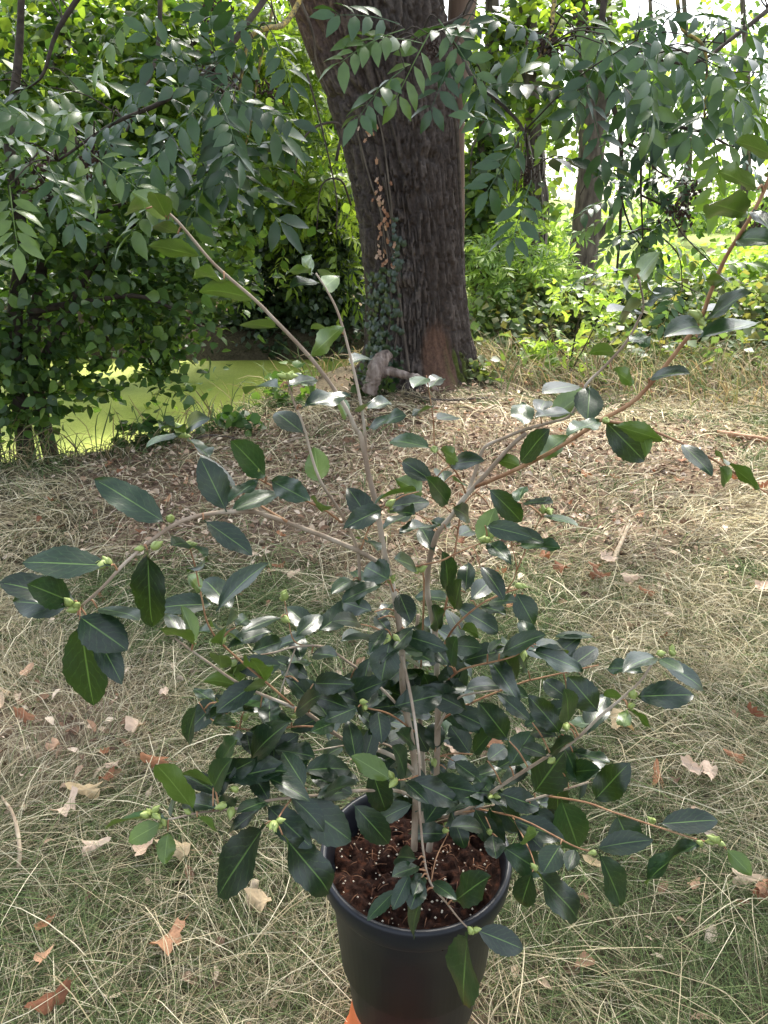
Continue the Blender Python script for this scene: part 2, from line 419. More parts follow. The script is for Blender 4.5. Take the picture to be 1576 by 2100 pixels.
def litter_amt(x, y):
    n = fbm(np.asarray(x)*.9, np.asarray(y)*.9, 0, 21, 3)
    near_tree = 1.1*np.exp(-((np.asarray(x)-.4)**2/1.8+(np.asarray(y)-4.3)**2/1.5))
    band = np.exp(-((np.asarray(y)-3.3)/.5)**2)*sstep(1.5, .6, np.abs(np.asarray(x)-.1))
    pch = np.exp(-((np.asarray(x)+.95)**2/.10+(np.asarray(y)-1.72)**2/.05))
    return np.clip(sstep(.48, .66, n)*.8*(.12+.88*sstep(1.5, 2.3, np.asarray(y)))+near_tree+band*.55+pch, 0, 1)
la = litter_amt(Vg[:, 0], Vg[:, 1])[:, None]
far = sstep(9, 14, Vg[:, 1])[:, None]
gcol = (1-la)*np.array([.065, .055, .034])+la*np.array([.17, .122, .084])
gcol = (1-far)*gcol+far*np.array([.20, .24, .07])
M_GROUND = mat_attr('ground_earth', .95, .1, 45, .45, 1.6, 1.0, 70)
g_me = mesh_np('ground', Vg, Fg, M_GROUND, gcol)
structure(add('ground', g_me))

# pond with its skin of duckweed
m, nt, out = new_mat('duckweed_water')
tc = N(nt, 'ShaderNodeTexCoord')
vo = N(nt, 'ShaderNodeTexVoronoi'); vo.inputs['Scale'].default_value = 130; nt.links.new(tc.outputs['Object'], vo.inputs['Vector'])
nz = N(nt, 'ShaderNodeTexNoise'); nz.inputs['Scale'].default_value = 1.3; nz.inputs['Detail'].default_value = 7; nt.links.new(tc.outputs['Object'], nz.inputs['Vector'])
r1 = ramp(nt, [(.0, (.26, .32, .04)), (.5, (.38, .44, .075)), (1, (.50, .54, .13))]); nt.links.new(vo.outputs['Color'], r1.inputs[0])
r2 = ramp(nt, [(.32, (.55, .62, .5)), (.5, (1, 1, 1)), (.75, (1.12, 1.08, 1))]); nt.links.new(nz.outputs[0], r2.inputs[0])
mxx = N(nt, 'ShaderNodeMix', data_type='RGBA', blend_type='MULTIPLY'); mxx.inputs[0].default_value = 1
nt.links.new(r1.outputs[0], mxx.inputs[6]); nt.links.new(r2.outputs[0], mxx.inputs[7])
pb = N(nt, 'ShaderNodeBsdfPrincipled'); pb.inputs['Roughness'].default_value = .5; nt.links.new(mxx.outputs[2], pb.inputs['Base Color'])
bp = N(nt, 'ShaderNodeBump'); bp.inputs['Strength'].default_value = .4; bp.inputs['Distance'].default_value = .004; nt.links.new(vo.outputs['Distance'], bp.inputs['Height']); nt.links.new(bp.outputs[0], pb.inputs['Normal'])
nt.links.new(pb.outputs[0], out.inputs[0])
wx = np.linspace(-14, 2.2, 40); wy = np.linspace(3.4, 10.2, 24); WX, WY = np.meshgrid(wx, wy)
i0 = (np.arange(23)[:, None]*40+np.arange(39)[None]).ravel()
structure(add('pond_water', mesh_np('pond_water', np.stack([WX, WY, WX*0+WATER_Z], -1).reshape(-1, 3), np.stack([i0, i0+1, i0+41, i0+40], 1), m)))

# ------------------------------------------------------------------ leaf systems for whole plants
def leaf_parts_and_rest(root, name, tpls, pos, ydir, nrm, sx, sy, col, mat_part, mat_rest, n_parts=300, rest='foliage', tpl_rest=None, clip=None):
    """the leaves that show largest become parts of their own, the rest one mass"""
    px, py, d = in_view(pos)
    size = sy/d*FPX
    ok = (px > 0) & (px < 1576) & (py > 0) & (py < 2100)
    order = np.argsort(-(size*ok)); take = order[:n_parts]; left = order[n_parts:]
    take = take[ok[take]]
    mes = [mesh_np(name, t[0], t[1], mat_part) for t in tpls]
    for j, i in enumerate(take):
        add(name, mes[j % len(mes)], root, mat4=basis(pos[i], ydir[i], nrm[i], sx[i], sy[i]))
    t = tpl_rest or tpls[0]
    if len(left):
        V, F, C = scatter(t, pos[left], ydir[left], nrm[left], sx[left], sy[left], col[left])
        stuff(add(rest, mesh_np(rest, V-np.array(root.location), F, mat_rest, C), root, loc=root.location))
def pick(pal, n, jit=.2):
    pal = np.array(pal); c = pal[rng.integers(0, len(pal), n)]
    t = rng.random((n, 1)); c2 = pal[rng.integers(0, len(pal), n)]
    return (c*t+c2*(1-t))*(1+jit*(rng.random((n, 1))*2-1))
def clumpy(cen, rad, n, clump=.22, per=45):
    """points gathered in tufts through an ellipsoid, fuller to the outside"""
    nc = max(3, n//per)
    u = rng.normal(size=(nc, 3)); u /= np.linalg.norm(u, axis=1, keepdims=True)
    r = rng.random(nc)**.45
    c = np.array(cen)+u*r[:, None]*np.array(rad)
    k = rng.integers(0, nc, n)
    o = rng.normal(size=(n, 3))*clump*np.array([1, 1, .7])*(.5+rng.random((nc, 1))[k])
    return c[k]+o, u[k]
def px_ell(px, py, Y, rx, ry, ry_depth=None):
    c = P(px, py, Y); d = depth(c); s = d/FPX
    return (c.x, c.y, c.z), (rx*s, ry_depth or (rx+ry)*.5*s, ry*s)
def leaf_dirs(n, out=None, hang=.5, flat=.8):
    y = rng.normal(size=(n, 3)); y[:, 2] = y[:, 2]*.5-hang
    if out is not None: y = y+.8*out
    nr = rng.normal(size=(n, 3))*.6; nr[:, 2] += flat
    return y, nr

# ------------------------------------------------------------------ the big ash tree
TY = 6.1
tree = thing('ash_tree', 'massive leaning tree with deeply furrowed brown bark beside the green pond', 'tree', (.33, TY, 0))
tab = [(800, 712, 992), (775, 728, 982), (745, 742, 974), (700, 748, 966), (600, 750, 955), (450, 735, 948), (300, 702, 940), (200, 668, 937), (100, 627, 926), (0, 595, 908), (-150, 540, 890), (-300, 470, 880)]
tz, tcx, tr = [], [], []
for yy, xl, xr in tab:
    p = P((xl+xr)/2, yy, TY); tz.append(p.z); tcx.append(p.x); tr.append((xr-xl)/2*depth(p)/FPX)
NA, NZ = 360, 560
zz = np.linspace(-.2, 3.5, NZ); aa = np.linspace(0, 2*math.pi, NA, endpoint=False)
A, Z = np.meshgrid(aa, zz)
cx = np.interp(Z, tz, tcx); R = np.interp(Z, tz, tr)
R = R*(1+.03*(fbm(np.cos(A)*1.5, np.sin(A)*1.5, Z*.8, 5)-.5)*2)
lob = .5+.5*np.sin(A*5+1.3); R = R+np.exp(-np.clip(Z-.02, 0, 9)/.16)*(.03+.09*lob)
S = A*.42
# furrows: interlacing ridges that run up the stem
wx_ = .9*(fbm(np.cos(A)*3+5, np.sin(A)*3, Z*2.2, 41, 3)-.5)
u1 = np.cos(A)*12+wx_*2.2; u2 = np.sin(A)*12+wx_*2.2
n1 = noise(u1*1.35, u2*1.35, Z*4.6, 61); n2 = noise(u1*2.9, u2*2.9, Z*9.5, 62); n3 = noise(u1*5, u2*5, Z*34, 63)
ridge = 1-np.abs(2*n1-1); ridge2 = 1-np.abs(2*n2-1)
furrow = sstep(.70, .97, ridge)+.75*sstep(.74, .97, ridge2)
disp = -.042*np.clip(furrow, 0, 1.25)+.012*(n3-.5)+.012*(n2-.5)
ph = P(905, 735, TY-.4); pang = math.atan2(-.9, .35)
dA = np.arctan2(np.sin(A-pang), np.cos(A-pang))
wound = sstep(1.15, .75, np.sqrt((dA/.33)**2+((Z-.20)/.36)**2)+.5*(fbm(A*6, Z*6, 0, 8)-.5))
disp = disp*(1-.85*wound)-.03*wound
knot = np.exp(-(((np.arctan2(np.sin(A+1.05), np.cos(A+1.05)))/.09)**2+((Z-1.66)/.05)**2))
disp = disp-.05*knot+.03*np.exp(-(((np.arctan2(np.sin(A+1.05), np.cos(A+1.05)))/.16)**2+((Z-1.70)/.05)**2))
knot2 = np.exp(-(((np.arctan2(np.sin(A+1.75), np.cos(A+1.75)))/.16)**2+((Z-.86)/.05)**2)); disp = disp+.035*knot2
Rr = R+disp
Vt = np.stack([cx+Rr*np.cos(A), TY+Rr*np.sin(A), Z], -1).reshape(-1, 3)
ii = (np.arange(NZ-1)[:, None]*NA); jj = np.arange(NA)[None]
Ft = np.stack([ii+jj, ii+(jj+1) % NA, ii+NA+(jj+1) % NA, ii+NA+jj], -1).reshape(-1, 4)
tone = fbm(np.cos(A)*2, np.sin(A)*2, Z*1.2, 71)[..., None]
bc = np.array([.070, .056, .048])*(.7+.65*tone)
grey = sstep(.5, .7, fbm(np.cos(A)*3, np.sin(A)*3, Z*2, 73))[..., None]; bc = bc*(1-.4*grey)+np.array([.115, .10, .09])*.4*grey
red = (sstep(1.9, 2.7, Z)*sstep(-1.7, -2.3, np.arctan2(np.sin(A), np.cos(A))))[..., None]
bc = bc*(1-.6*red)+np.array([.12, .07, .05])*.6*red
bc = bc*(1-wound[..., None])+np.array([.09, .052, .036])*(.7+.6*n2[..., None])*wound[..., None]
moss = (sstep(.35, .1, np.hypot(dA-.38, (Z-.22)/.9))*sstep(.4, .6, n1))[..., None]; bc = bc*(1-moss)+np.array([.07, .085, .02])*moss
add('trunk', mesh_np('trunk', Vt-np.array(tree.location), Ft, M_BARK, bc.reshape(-1, 3)), tree, loc=tree.location)
# limbs above the fork
for pts, rad in (([(-.25, TY, 3.0), (-.75, TY-.2, 4.2), (-1.6, TY-.6, 5.6), (-2.6, TY-1, 7.2)], (.50, .36, .24, .10)),
                 ([(-.05, TY, 3.0), (.35, TY+.3, 4.4), (.9, TY+.4, 6.0), (1.3, TY+.2, 8.0)], (.50, .34, .22, .08)),
                 ([(-.2, TY-.1, 3.2), (-.1, TY-1.1, 4.1), (-.3, TY-2.3, 4.7), (-.5, TY-3.6, 4.6)], (.30, .16, .10, .05)),
                 ([(.1, TY-.1, 3.3), (1.0, TY-1.1, 4.2), (2.0, TY-2.3, 4.5), (2.6, TY-3.4, 4.2)], (.28, .16, .09, .04)),
                 ([(-.5, TY-.1, 3.4), (-1.6, TY-1.2, 4.3), (-2.5, TY-2.4, 4.4), (-3.0, TY-3.2, 4.1)], (.28, .15, .09, .04))):
    V, F = tube(pts, rad, 14, 6, .06)
    add('limb', mesh_py('limb', [v-tree.location for v in V], F, M_LIMB), tree, loc=tree.location)
# a second, paler stem hugging the right flank
V, F = tube([P(938, 790, TY+.45), P(945, 500, TY+.42), P(938, 250, TY+.40), P(945, 60, TY+.45), P(960, -120, TY+.5)], (.03, .03, .06, .10, .12), 12, 6, .05)
add('limb', mesh_py('limb', [v-tree.location for v in V], F, mat_noise('tan_bark', [(.3, (.09, .06, .045)), (.7, (.19, .135, .10))], 9, .9, .2, .6, 40, (1, 1, .3))), tree, loc=tree.location)
V, F = tube([P(925, 190, TY-.32), P(938, 280, TY-.26), P(944, 400, TY-.26), P(948, 530, TY-.3)], (.006, .014, .012, .008), 6, 5, .3)
add('branch', mesh_py('branch', [v-tree.location for v in V], F, M_DARKTW), tree, loc=tree.location)
# hanging branches: (photo path, distance, thickness at start and end, material)
def branch(pts, r0, r1, mat, parent=tree, name='branch', sides=6):
    n = len(pts); V, F = tube([P(*p) for p in pts], [r0+(r1-r0)*i/(n-1) for i in range(n)], sides, 4, .15)
    return add(name, mesh_py(name, [v-parent.location for v in V], F, mat), parent, loc=parent.location)
BR = [([(700, -260, 3.8), (640, -60, 3.4), (590, 42, 3.2), (545, 58, 3.0), (512, 78, 2.95), (500, 130, 2.9), (490, 185, 2.9)], .012, .005, M_LICHEN),
      ([(560, 20, 3.3), (535, 120, 3.3), (515, 250, 3.3), (500, 310, 3.3)], .006, .003, M_LICHEN),
      ([(600, -80, 3.6), (450, 120, 3.1), (340, 205, 2.9), (230, 255, 2.8), (120, 330, 2.7)], .012, .004, M_DARKTW),
      ([(330, -60, 3.3), (325, 90, 3.2), (300, 180, 3.1), (260, 270, 3.0)], .010, .004, M_DARKTW),
      ([(200, -60, 3.4), (120, 60, 3.4), (90, 150, 3.4), (60, 180, 3.4)], .012, .004, M_DARKTW),
      ([(520, 230, 3.4), (470, 300, 3.3), (440, 345, 3.2), (380, 365, 3.2)], .007, .003, M_DARKTW),
      ([(690, 330, 5.0), (700, 260, 5.0), (660, 255, 4.9), (620, 290, 4.8), (600, 380, 4.8)], .010, .004, M_DARKTW),
      ([(720, 420, 5.2), (700, 370, 5.0), (660, 380, 4.9), (650, 470, 4.9)], .008, .003, M_DARKTW),
      ([(630, 150, 4.8), (660, 260, 4.8), (690, 400, 4.8), (690, 480, 4.8)], .006, .003, M_DARKTW),
      ([(590, -60, 5.0), (640, 60, 5.1), (650, 130, 5.2), (676, 195, 5.3)], .010, .003, M_LIMB),
      ([(1000, -120, 3.2), (960, 20, 3.0), (880, 60, 2.9), (800, 90, 2.8)], .010, .003, M_DARKTW),
      ([(940, 90, 3.2), (970, 160, 3.0), (1030, 215, 2.9), (1075, 270, 2.8), (1085, 350, 2.8), (1090, 385, 2.8)], .008, .003, M_DARKTW),
      ([(1150, -120, 3.2), (1135, 20, 3.0), (1125, 90, 2.9), (1080, 150, 2.9)], .010, .004, M_LICHEN),
      ([(1380, -80, 3.0), (1390, 0, 3.0), (1400, 60, 3.0), (1440, 90, 3.0), (1450, 140, 3.0), (1445, 240, 3.0), (1450, 300, 3.1)], .009, .003, M_LICHEN),
      ([(1250, -80, 3.6), (1230, 120, 3.5), (1265, 240, 3.5), (1275, 330, 3.5), (1272, 470, 3.6), (1265, 560, 3.6)], .016, .005, M_DARKTW),
      ([(1240, 150, 3.5), (1320, 240, 3.5), (1440, 270, 3.5), (1500, 300, 3.5), (1530, 290, 3.5)], .010, .003, M_DARKTW),
      ([(1265, 290, 3.6), (1310, 310, 3.6), (1315, 400, 3.6), (1320, 520, 3.6)], .008, .003, M_DARKTW),
      ([(1450, 240, 3.6), (1470, 310, 3.6), (1475, 390, 3.6)], .006, .002, M_DARKTW),
      ([(1320, 240, 3.6), (1330, 330, 3.6), (1390, 370, 3.6), (1455, 365, 3.6)], .006, .002, M_DARKTW),
      ([(1576, 20, 3.2), (1500, 80, 3.1), (1420, 130, 3.0), (1300, 110, 2.9)], .010, .003, M_DARKTW),
      ([(1315, 400, 3.6), (1370, 430, 3.6), (1400, 480, 3.6), (1480, 560, 3.6)], .005, .002, M_DARKTW),
      ([(1275, 330, 3.6), (1220, 350, 3.6), (1190, 400, 3.6)], .005, .002, M_DARKTW),
      ([(1290, 480, 3.6), (1330, 470, 3.6), (1390, 520, 3.6), (1400, 590, 3.6)], .005, .002, M_DARKTW),
      ([(1272, 400, 3.6), (1300, 480, 3.6), (1360, 560, 3.6), (1430, 600, 3.6)], .005, .002, M_DARKTW)]
BRP = []
for pts, r0, r1, mt in BR:
    branch(pts, r0, r1, mt)
    sp_, _ = smooth_path([P(*p) for p in pts], [1]*len(pts), 6); BRP.append(sp_)
# compound leaves traced from the photo: base -> tip at a distance
TR = """430 200 300 300 2.7; 450 170 420 40 2.9; 420 160 560 230 2.7; 470 200 330 150 2.7; 480 215 560 215 2.6; 420 175 350 95 2.8; 440 190 470 330 2.8
450 210 480 260 2.6; 250 240 160 290 2.7; 230 230 110 220 2.8; 200 260 250 340 2.7; 60 330 20 270 2.5; 60 335 10 350 2.5; 110 325 60 290 2.5
100 340 130 400 2.5; 20 380 25 430 2.4; 180 310 240 350 2.6; 160 300 90 250 2.7; 330 60 400 130 2.9; 380 50 480 30 2.9; 520 80 450 110 2.9
540 60 470 20 3.0; 560 70 580 110 2.9; 440 150 370 120 2.8; 300 230 350 290 2.8; 260 250 190 330 2.8; 20 300 80 340 2.6; 400 320 450 360 3.0
830 60 710 90 2.6; 820 50 750 20 2.7; 830 140 755 190 2.6; 880 70 830 160 2.7; 900 40 960 120 2.8; 870 90 780 60 2.7; 940 100 900 170 2.8
960 120 1000 200 2.8; 1000 60 930 40 2.9; 1060 200 1010 280 2.7; 1075 270 1030 340 2.6; 1070 240 1090 170 2.7; 1080 300 1150 270 2.7
1085 350 1010 400 2.6; 1088 360 1160 430 2.5; 1090 370 1070 420 2.5; 1080 330 1180 340 2.6; 1075 290 1020 240 2.7; 1060 210 1120 250 2.7
1130 90 1060 30 2.8; 1120 80 1190 160 2.7; 1130 60 1100 170 2.7; 1230 60 1150 30 2.8; 1240 70 1290 190 2.5; 1250 60 1340 150 2.6; 1235 90 1200 200 2.6
1300 90 1270 230 2.4; 1310 80 1350 170 2.4; 1320 60 1400 110 2.5; 1300 120 1250 180 2.6; 1350 110 1330 220 2.5; 1400 70 1470 130 2.6; 1440 100 1400 190 2.6
1450 130 1520 180 2.5; 1460 110 1560 110 2.6; 1500 90 1576 180 2.5; 1480 140 1430 240 2.6; 1520 60 1470 20 2.8; 1200 180 1240 290 2.7; 1180 150 1130 220 2.8
1260 220 1330 290 2.8; 1210 130 1160 110 2.8; 1330 20 1270 50 2.7; 1410 10 1350 40 2.8; 1180 20 1230 70 2.8; 1080 20 1020 70 2.9; 980 10 930 80 2.9
1440 240 1380 260 3.0; 1460 250 1530 270 2.9; 1450 290 1500 340 2.9; 1540 220 1500 280 2.8; 1560 150 1500 210 2.7; 1180 330 1240 360 3.0"""
lp, ly, ln, ls = [], [], [], []
for row in TR.replace('\n', ';').split(';'):
    if not row.strip(): continue
    a, b, c, d, Y = map(float, row.split())
    p = P(a, b, Y); q = P(c, d, Y-.08)
    v = q-p; L = max(.23, min(.38, v.length*1.2)); v = v.normalized()
    nrm = Vector((random.uniform(-.5, .5), random.uniform(-.9, -.1), .8))
    lp.append(p); ly.append(v); ln.append(nrm); ls.append(L)
NTRACE = len(lp)
# more leaves along the hanging branches
for bi, pth in enumerate(BRP):
    thin = BR[bi][0][0][2] > 3.45
    for k in range(3, len(pth)):
        if random.random() < (.20 if thin else .13):
            for s in ((-1, 1) if not thin else (random.choice((-1, 1)),)):
                p = pth[k]
                v = Vector((s*random.uniform(.3, 1), random.uniform(-.6, .4), random.uniform(-.9, .25))).normalized()
                lp.append(p); ly.append(v); ln.append(Vector((random.uniform(-.4, .4), random.uniform(-.6, .2), .9))); ls.append(random.uniform(.14, .24) if thin else random.uniform(.26, .36))
def fill(n, x0, x1, y0, y1, Y0, Y1, s0=.25, s1=.38):
    for _ in range(n):
        p = P(random.uniform(x0, x1), random.uniform(y0, y1), random.uniform(Y0, Y1))
        lp.append(p); ly.append(Vector((random.uniform(-1, 1), random.uniform(-.7, .4), random.uniform(-.9, .1))).normalized())
        ln.append(Vector((random.uniform(-.5, .5), random.uniform(-.7, .2), .9))); ls.append(random.uniform(s0, s1))
NTR = len(lp)
fill(14, -120, 540, -160, 10, 2.9, 3.8); fill(5, -60, 200, 150, 300, 3.0, 3.7); fill(16, 960, 1700, -160, 0, 2.8, 3.8); fill(9, 1200, 1600, 20, 150, 2.9, 3.7)
fill(90, 1150, 1600, 0, 440, 4.2, 5.8, .12, .2)
# the crown overhead, out of the picture, that shades the clearing
cp_, cu_ = clumpy((-.1, 5.3, 7.3), (5.0, 4.3, 3.0), 4500, .45, 32)
ck_ = (cp_[:, 2] > 3.9+.16*np.clip(cp_[:, 1]-7, 0, 9)) & (cp_[:, 1] > -.5); cp_, cu_ = cp_[ck_], cu_[ck_]
cy_, cn_ = leaf_dirs(len(cp_), cu_, .4, 1.0)
kk = []
for i, p in enumerate(lp):
    a, b, _ = in_view(np.array(p)+.5*ls[i]*np.array(ly[i]))
    if i >= NTRACE and 560 < a[0] < 950 and b[0] < 420: continue
    if i >= NTRACE and 950 < a[0] < 1250 and 170 < b[0] < 520 and random.random() < .8: continue
    if i < NTRACE and a[0] > 930 and random.random() < .38: continue
    kk.append(i)
lp, ly, ln, ls = ([q[i] for i in kk] for q in (lp, ly, ln, ls))
# fine twigs that carry the leaves
BALL = [p for pth in BRP for p in pth]; TV_, TF_ = [], []
for p in lp:
    q = min(BALL, key=lambda b: (b-p).length)
    if .03 < (q-p).length < .7:
        tube([q-tree.location, (q+p)*.5+Vector((0, 0, .03))-tree.location, p-tree.location], (.003, .0024, .0016), 5, 3, 0, TV_, TF_)
stuff(add('twigs', mesh_py('twigs', TV_, TF_, M_DARKTW), tree, loc=tree.location))
na = len(lp)
pos = np.array([tuple(p) for p in lp]); yd = np.array([tuple(p) for p in ly]); nn = np.array([tuple(p) for p in ln]); ss = np.array(ls)
leaf_parts_and_rest(tree, 'leaf', T_ASH, pos, yd, nn, ss, ss, pick(ASHPAL, na), M_ASH, M_ASHF, 300, 'foliage', T_ASH[1])
V, F, C = scatter(T_ASHL, cp_, cy_, cn_, .36, .36, pick(ASHPAL, len(cp_)))
stuff(add('crown', mesh_np('crown', V-np.array(tree.location), F, M_ASHF, C), tree, loc=tree.location))
# dark dried seed bunches
def blob_cluster(c, r, n):
    V, F = [], []
    for _ in range(n):
        o = Vector((random.gauss(0, r), random.gauss(0, r), random.gauss(-r*.3, r)))*.6; s = r*random.uniform(.16, .34)
        d = Vector((random.gauss(0, 1), random.gauss(0, 1), random.gauss(-.6, 1))).normalized(); e = d.orthogonal().normalized(); f = d.cross(e)
        b = len(V); q = c+o
        V += [q-d*s, q+e*s*.5, q+f*s*.5, q-e*s*.5, q-f*s*.5, q+d*s*1.3]
        F += [(b, b+2, b+1), (b, b+3, b+2), (b, b+4, b+3), (b, b+1, b+4), (b+5, b+1, b+2), (b+5, b+2, b+3), (b+5, b+3, b+4), (b+5, b+4, b+1)]
    return V, F
M_SEED = mat_noise('dried_seed', [(.3, (.02, .012, .009)), (.7, (.07, .04, .028))], 40, .9)
for a, b, Y, r in ((78, 350, 2.6, .045), (185, 318, 2.7, .04), (430, 145, 3.1, .05), (553, 180, 3.1, .035), (450, 20, 3.2, .05), (1083, 350, 2.8, .03), (1395, 430, 3.5, .05), (1565, 455, 3.3, .05), (1425, 385, 3.5, .04), (885, 100, 2.9, .03), (1125, 80, 2.9, .04), (1190, 60, 3.0, .035)):
    V, F = blob_cluster(P(a, b, Y), r, 60)
    stuff(add('seed_cluster', mesh_py('seed_cluster', [v-tree.location for v in V], F, M_SEED, False), tree, loc=tree.location))

# ------------------------------------------------------------------ ivy on the trunk
def trunk_pt(ang, z, off=0.02):
    i = int(np.clip(round((z+.2)/3.7*(NZ-1)), 0, NZ-1)); j = int(round(ang/(2*math.pi)*NA)) % NA
    c = Vector((cx[i, j], TY, z)); d = Vector((math.cos(ang), math.sin(ang), 0))
    return c+d*(R[i, j]+off), d
ivy = thing('ivy_vine', 'dark green ivy climbing the left flank of the furrowed trunk', 'ivy', trunk_pt(4.25, .05)[0])
def ivy_leaf_mesh(mat, seed):
    r = random.Random(seed); V = [(0, .1, .05)]; n = 11
    for k in range(n):
        a = 2*math.pi*k/n; rad = .42*(1+.28*math.cos(5*(a))) if True else .4
        V.append((math.sin(a)*rad*1.0, .42-math.cos(a)*rad, -.10+.05*r.random()))
    V[0] = (0, .35, .03)
    return mesh_py('leaf', V, [(0, k+1, (k+1) % n+1) for k in range(n)], mat)
ivm = [ivy_leaf_mesh(M_IVY, i) for i in range(4)]; ivd = [ivy_leaf_mesh(M_IVYD, 9+i) for i in range(3)]
for a0, z0, a1, z1 in ((4.15, 0, 4.45, 1.55), (4.05, 0, 4.2, 1.3), (4.5, .2, 4.35, 1.9), (4.3, .8, 4.05, 1.9)):
    pts = []
    for k in range(12):
        t = k/11; pts.append(trunk_pt(a0+(a1-a0)*t+.08*math.sin(5*t+a0*9), z0+(z1-z0)*t, .008)[0])
    V, F = tube(pts, [.012*(1-.6*k/11) for k in range(12)], 6, 3)
    add('stem', mesh_py('stem', [v-ivy.location for v in V], F, M_LIMB), ivy, loc=ivy.location)
cnt = 0
while cnt < 285:
    z = random.uniform(.05, 1.35)*random.uniform(.5, 1.0)+.05
    if z < .95: ang = random.uniform(3.75, 4.42)-random.random()*.15
    else: ang = random.gauss(4.44, .05)
    p, d = trunk_pt(ang, z, random.uniform(.015, .06 if z < .8 else .035))
    ydir = Vector((random.uniform(-.7, .7), 0, -1)); nrm = d+Vector((random.uniform(-.5, .5), random.uniform(-.5, .2), random.uniform(-.2, .7)))
    s = random.uniform(.035, .065); add('leaf', ivm[cnt % 4], ivy, mat4=basis(p, ydir, nrm, s, s)); cnt += 1
for _ in range(52):
    z = random.uniform(.95, 1.95); p, d = trunk_pt(random.gauss(4.22+.05*(z-1.2), .09), z, random.uniform(.012, .04))
    s = random.uniform(.03, .055)
    add('leaf', random.choice(ivd), ivy, mat4=basis(p, Vector((random.uniform(-.8, .8), 0, -1)), d+Vector((random.uniform(-.8, .8), 0, random.uniform(-.4, .6))), s*.6, s))

# ------------------------------------------------------------------ grey dead root at the foot of the tree
lg = thing('dead_root', 'grey weathered piece of dead root lying at the foot of the big trunk', 'dead wood', (P(775, 800, 5.35).x, 5.35, 0))
b = 5.35
V, F = tube([P(757, 806, b), P(764, 785, b), P(772, 760, b), P(783, 738, b+.05), P(798, 726, b+.1)], (.05, .055, .062, .055, .035), 16, 7, .34)
add('stump', mesh_py('stump', [v-lg.location for v in V], F, M_DEADWOOD), lg, loc=lg.location)
V, F = tube([P(772, 766, b), P(800, 762, b), P(832, 770, b-.05), P(858, 776, b-.08), P(880, 788, b-.1), P(900, 802, b-.1)], (.045, .032, .026, .028, .02, .008), 12, 6, .36)
add('arm', mesh_py('arm', [v-lg.location for v in V], F, M_DEADWOOD), lg, loc=lg.location)

# ------------------------------------------------------------------ background trees and bushes
def plant(name, label, cat, base, stems, clumps, n, leaf, pal, mat, tpl=T_TINY, barkmat=M_LIMB, group=None, hang=.5, clump=.2, n_parts=0, mat_part=None, tpls=None, aspect=1.0, per=45):
    """stems: list of (photo path with distance, r0, r1); clumps: photo ellipses (px,py,Y,rx,ry)"""
    root = thing(name, label, cat, base, group)
    for pts, r0, r1 in stems:
        k = len(pts); q = [P(*p) if not isinstance(p, Vector) else p for p in pts]
        V, F = tube(q, [r0+(r1-r0)*i/(k-1) for i in range(k)], 9, 5, .12)
        add('trunk', mesh_py('trunk', [v-root.location for v in V], F, barkmat), root, loc=root.location)
    area = np.array([c[3]*c[4] for c in clumps], float); area /= area.sum()
    PP, UU = [], []
    for c, a in zip(clumps, area):
        ce, ra = px_ell(*c[:5], *(c[5:6]))
        q, u = clumpy(ce, ra, max(20, int(n*a)), clump, per); PP.append(q); UU.append(u)
    pos = np.concatenate(PP); u = np.concatenate(UU)
    zg = gz(pos[:, 0], pos[:, 1])
    k = pos[:, 2] > np.maximum(zg, WATER_Z)+.02; pos, u = pos[k], u[k]
    y, nr = leaf_dirs(len(pos), u, hang); s = leaf*(.6+.7*rng.random(len(pos)))
    leaf_parts_and_rest(root, 'leaf', tpls or [tpl], pos, y, nr, s*aspect, s, pick(pal, len(pos)), mat_part or mat, mat, n_parts, 'crown', tpl)
    return root, pos
def gbase(px, py):
    p = ground_hit(px, py); return (p.x, p.y, float(gz(p.x, p.y)))

# hazel on the near bank at the left
hz, _ = plant('hazel_bush', 'broad dark green bush with low drooping boughs on the near bank of the pond', 'bush', (-2.15, 4.45, -.05),
      [([Vector((-2.2, 4.45, -.3)), (30, 700, 4.5), (45, 500, 4.5), (20, 300, 4.5), (40, 100, 4.6), (50, -200, 4.7)], .055, .012),
       ([Vector((-2.05, 4.5, -.3)), (70, 760, 4.5), (85, 560, 4.6), (110, 380, 4.6), (160, 250, 4.6)], .05, .015),
       ([(70, 780, 4.5), (180, 560, 4.6), (250, 480, 4.7), (330, 420, 4.8)], .03, .008),
       ([(330, 800, 4.8), (300, 720, 4.8), (265, 640, 4.75), (235, 590, 4.7), (215, 520, 4.7)], .006, .022),
       ([(60, 640, 4.5), (170, 620, 4.5), (300, 610, 4.5), (430, 680, 4.6)], .025, .006),
       ([Vector((-2.4, 4.4, -.3)), (-10, 720, 4.4), (-20, 500, 4.4)], .035, .02),
       ([(80, 560, 4.6), (200, 440, 4.8), (360, 400, 4.9), (480, 380, 5.0)], .022, .006)],
      [(140, 520, 4.6, 150, 200), (320, 600, 4.7, 140, 110), (60, 700, 4.4, 90, 110), (230, 690, 4.6, 120, 70), (370, 700, 4.7, 70, 60), (330, 770, 4.7, 100, 40), (30, 420, 4.4, 110, 120), (380, 480, 4.9, 100, 90), (450, 590, 4.9, 60, 80), (230, 400, 4.8, 180, 70), (170, 800, 4.6, 60, 40), (30, 850, 4.35, 70, 50), (90, 800, 4.35, 60, 50), (-80, 600, 4.3, 120, 250)],
      6400, .066, HAZPAL, M_HAZF, T_BROAD, M_DARKTW, None, .35, .13, 300, M_HAZ, [T_BROAD, tpl_simple((0, .2, .5, .80, 1), (.05, .32, .42, .19, .01), .3, .1), tpl_simple((0, .25, .55, .82, 1), (.04, .36, .38, .17, .01), .05, .4)], 1.0)
YG = [(.12, .19, .03), (.17, .25, .04), (.22, .29, .055), (.07, .13, .025)]
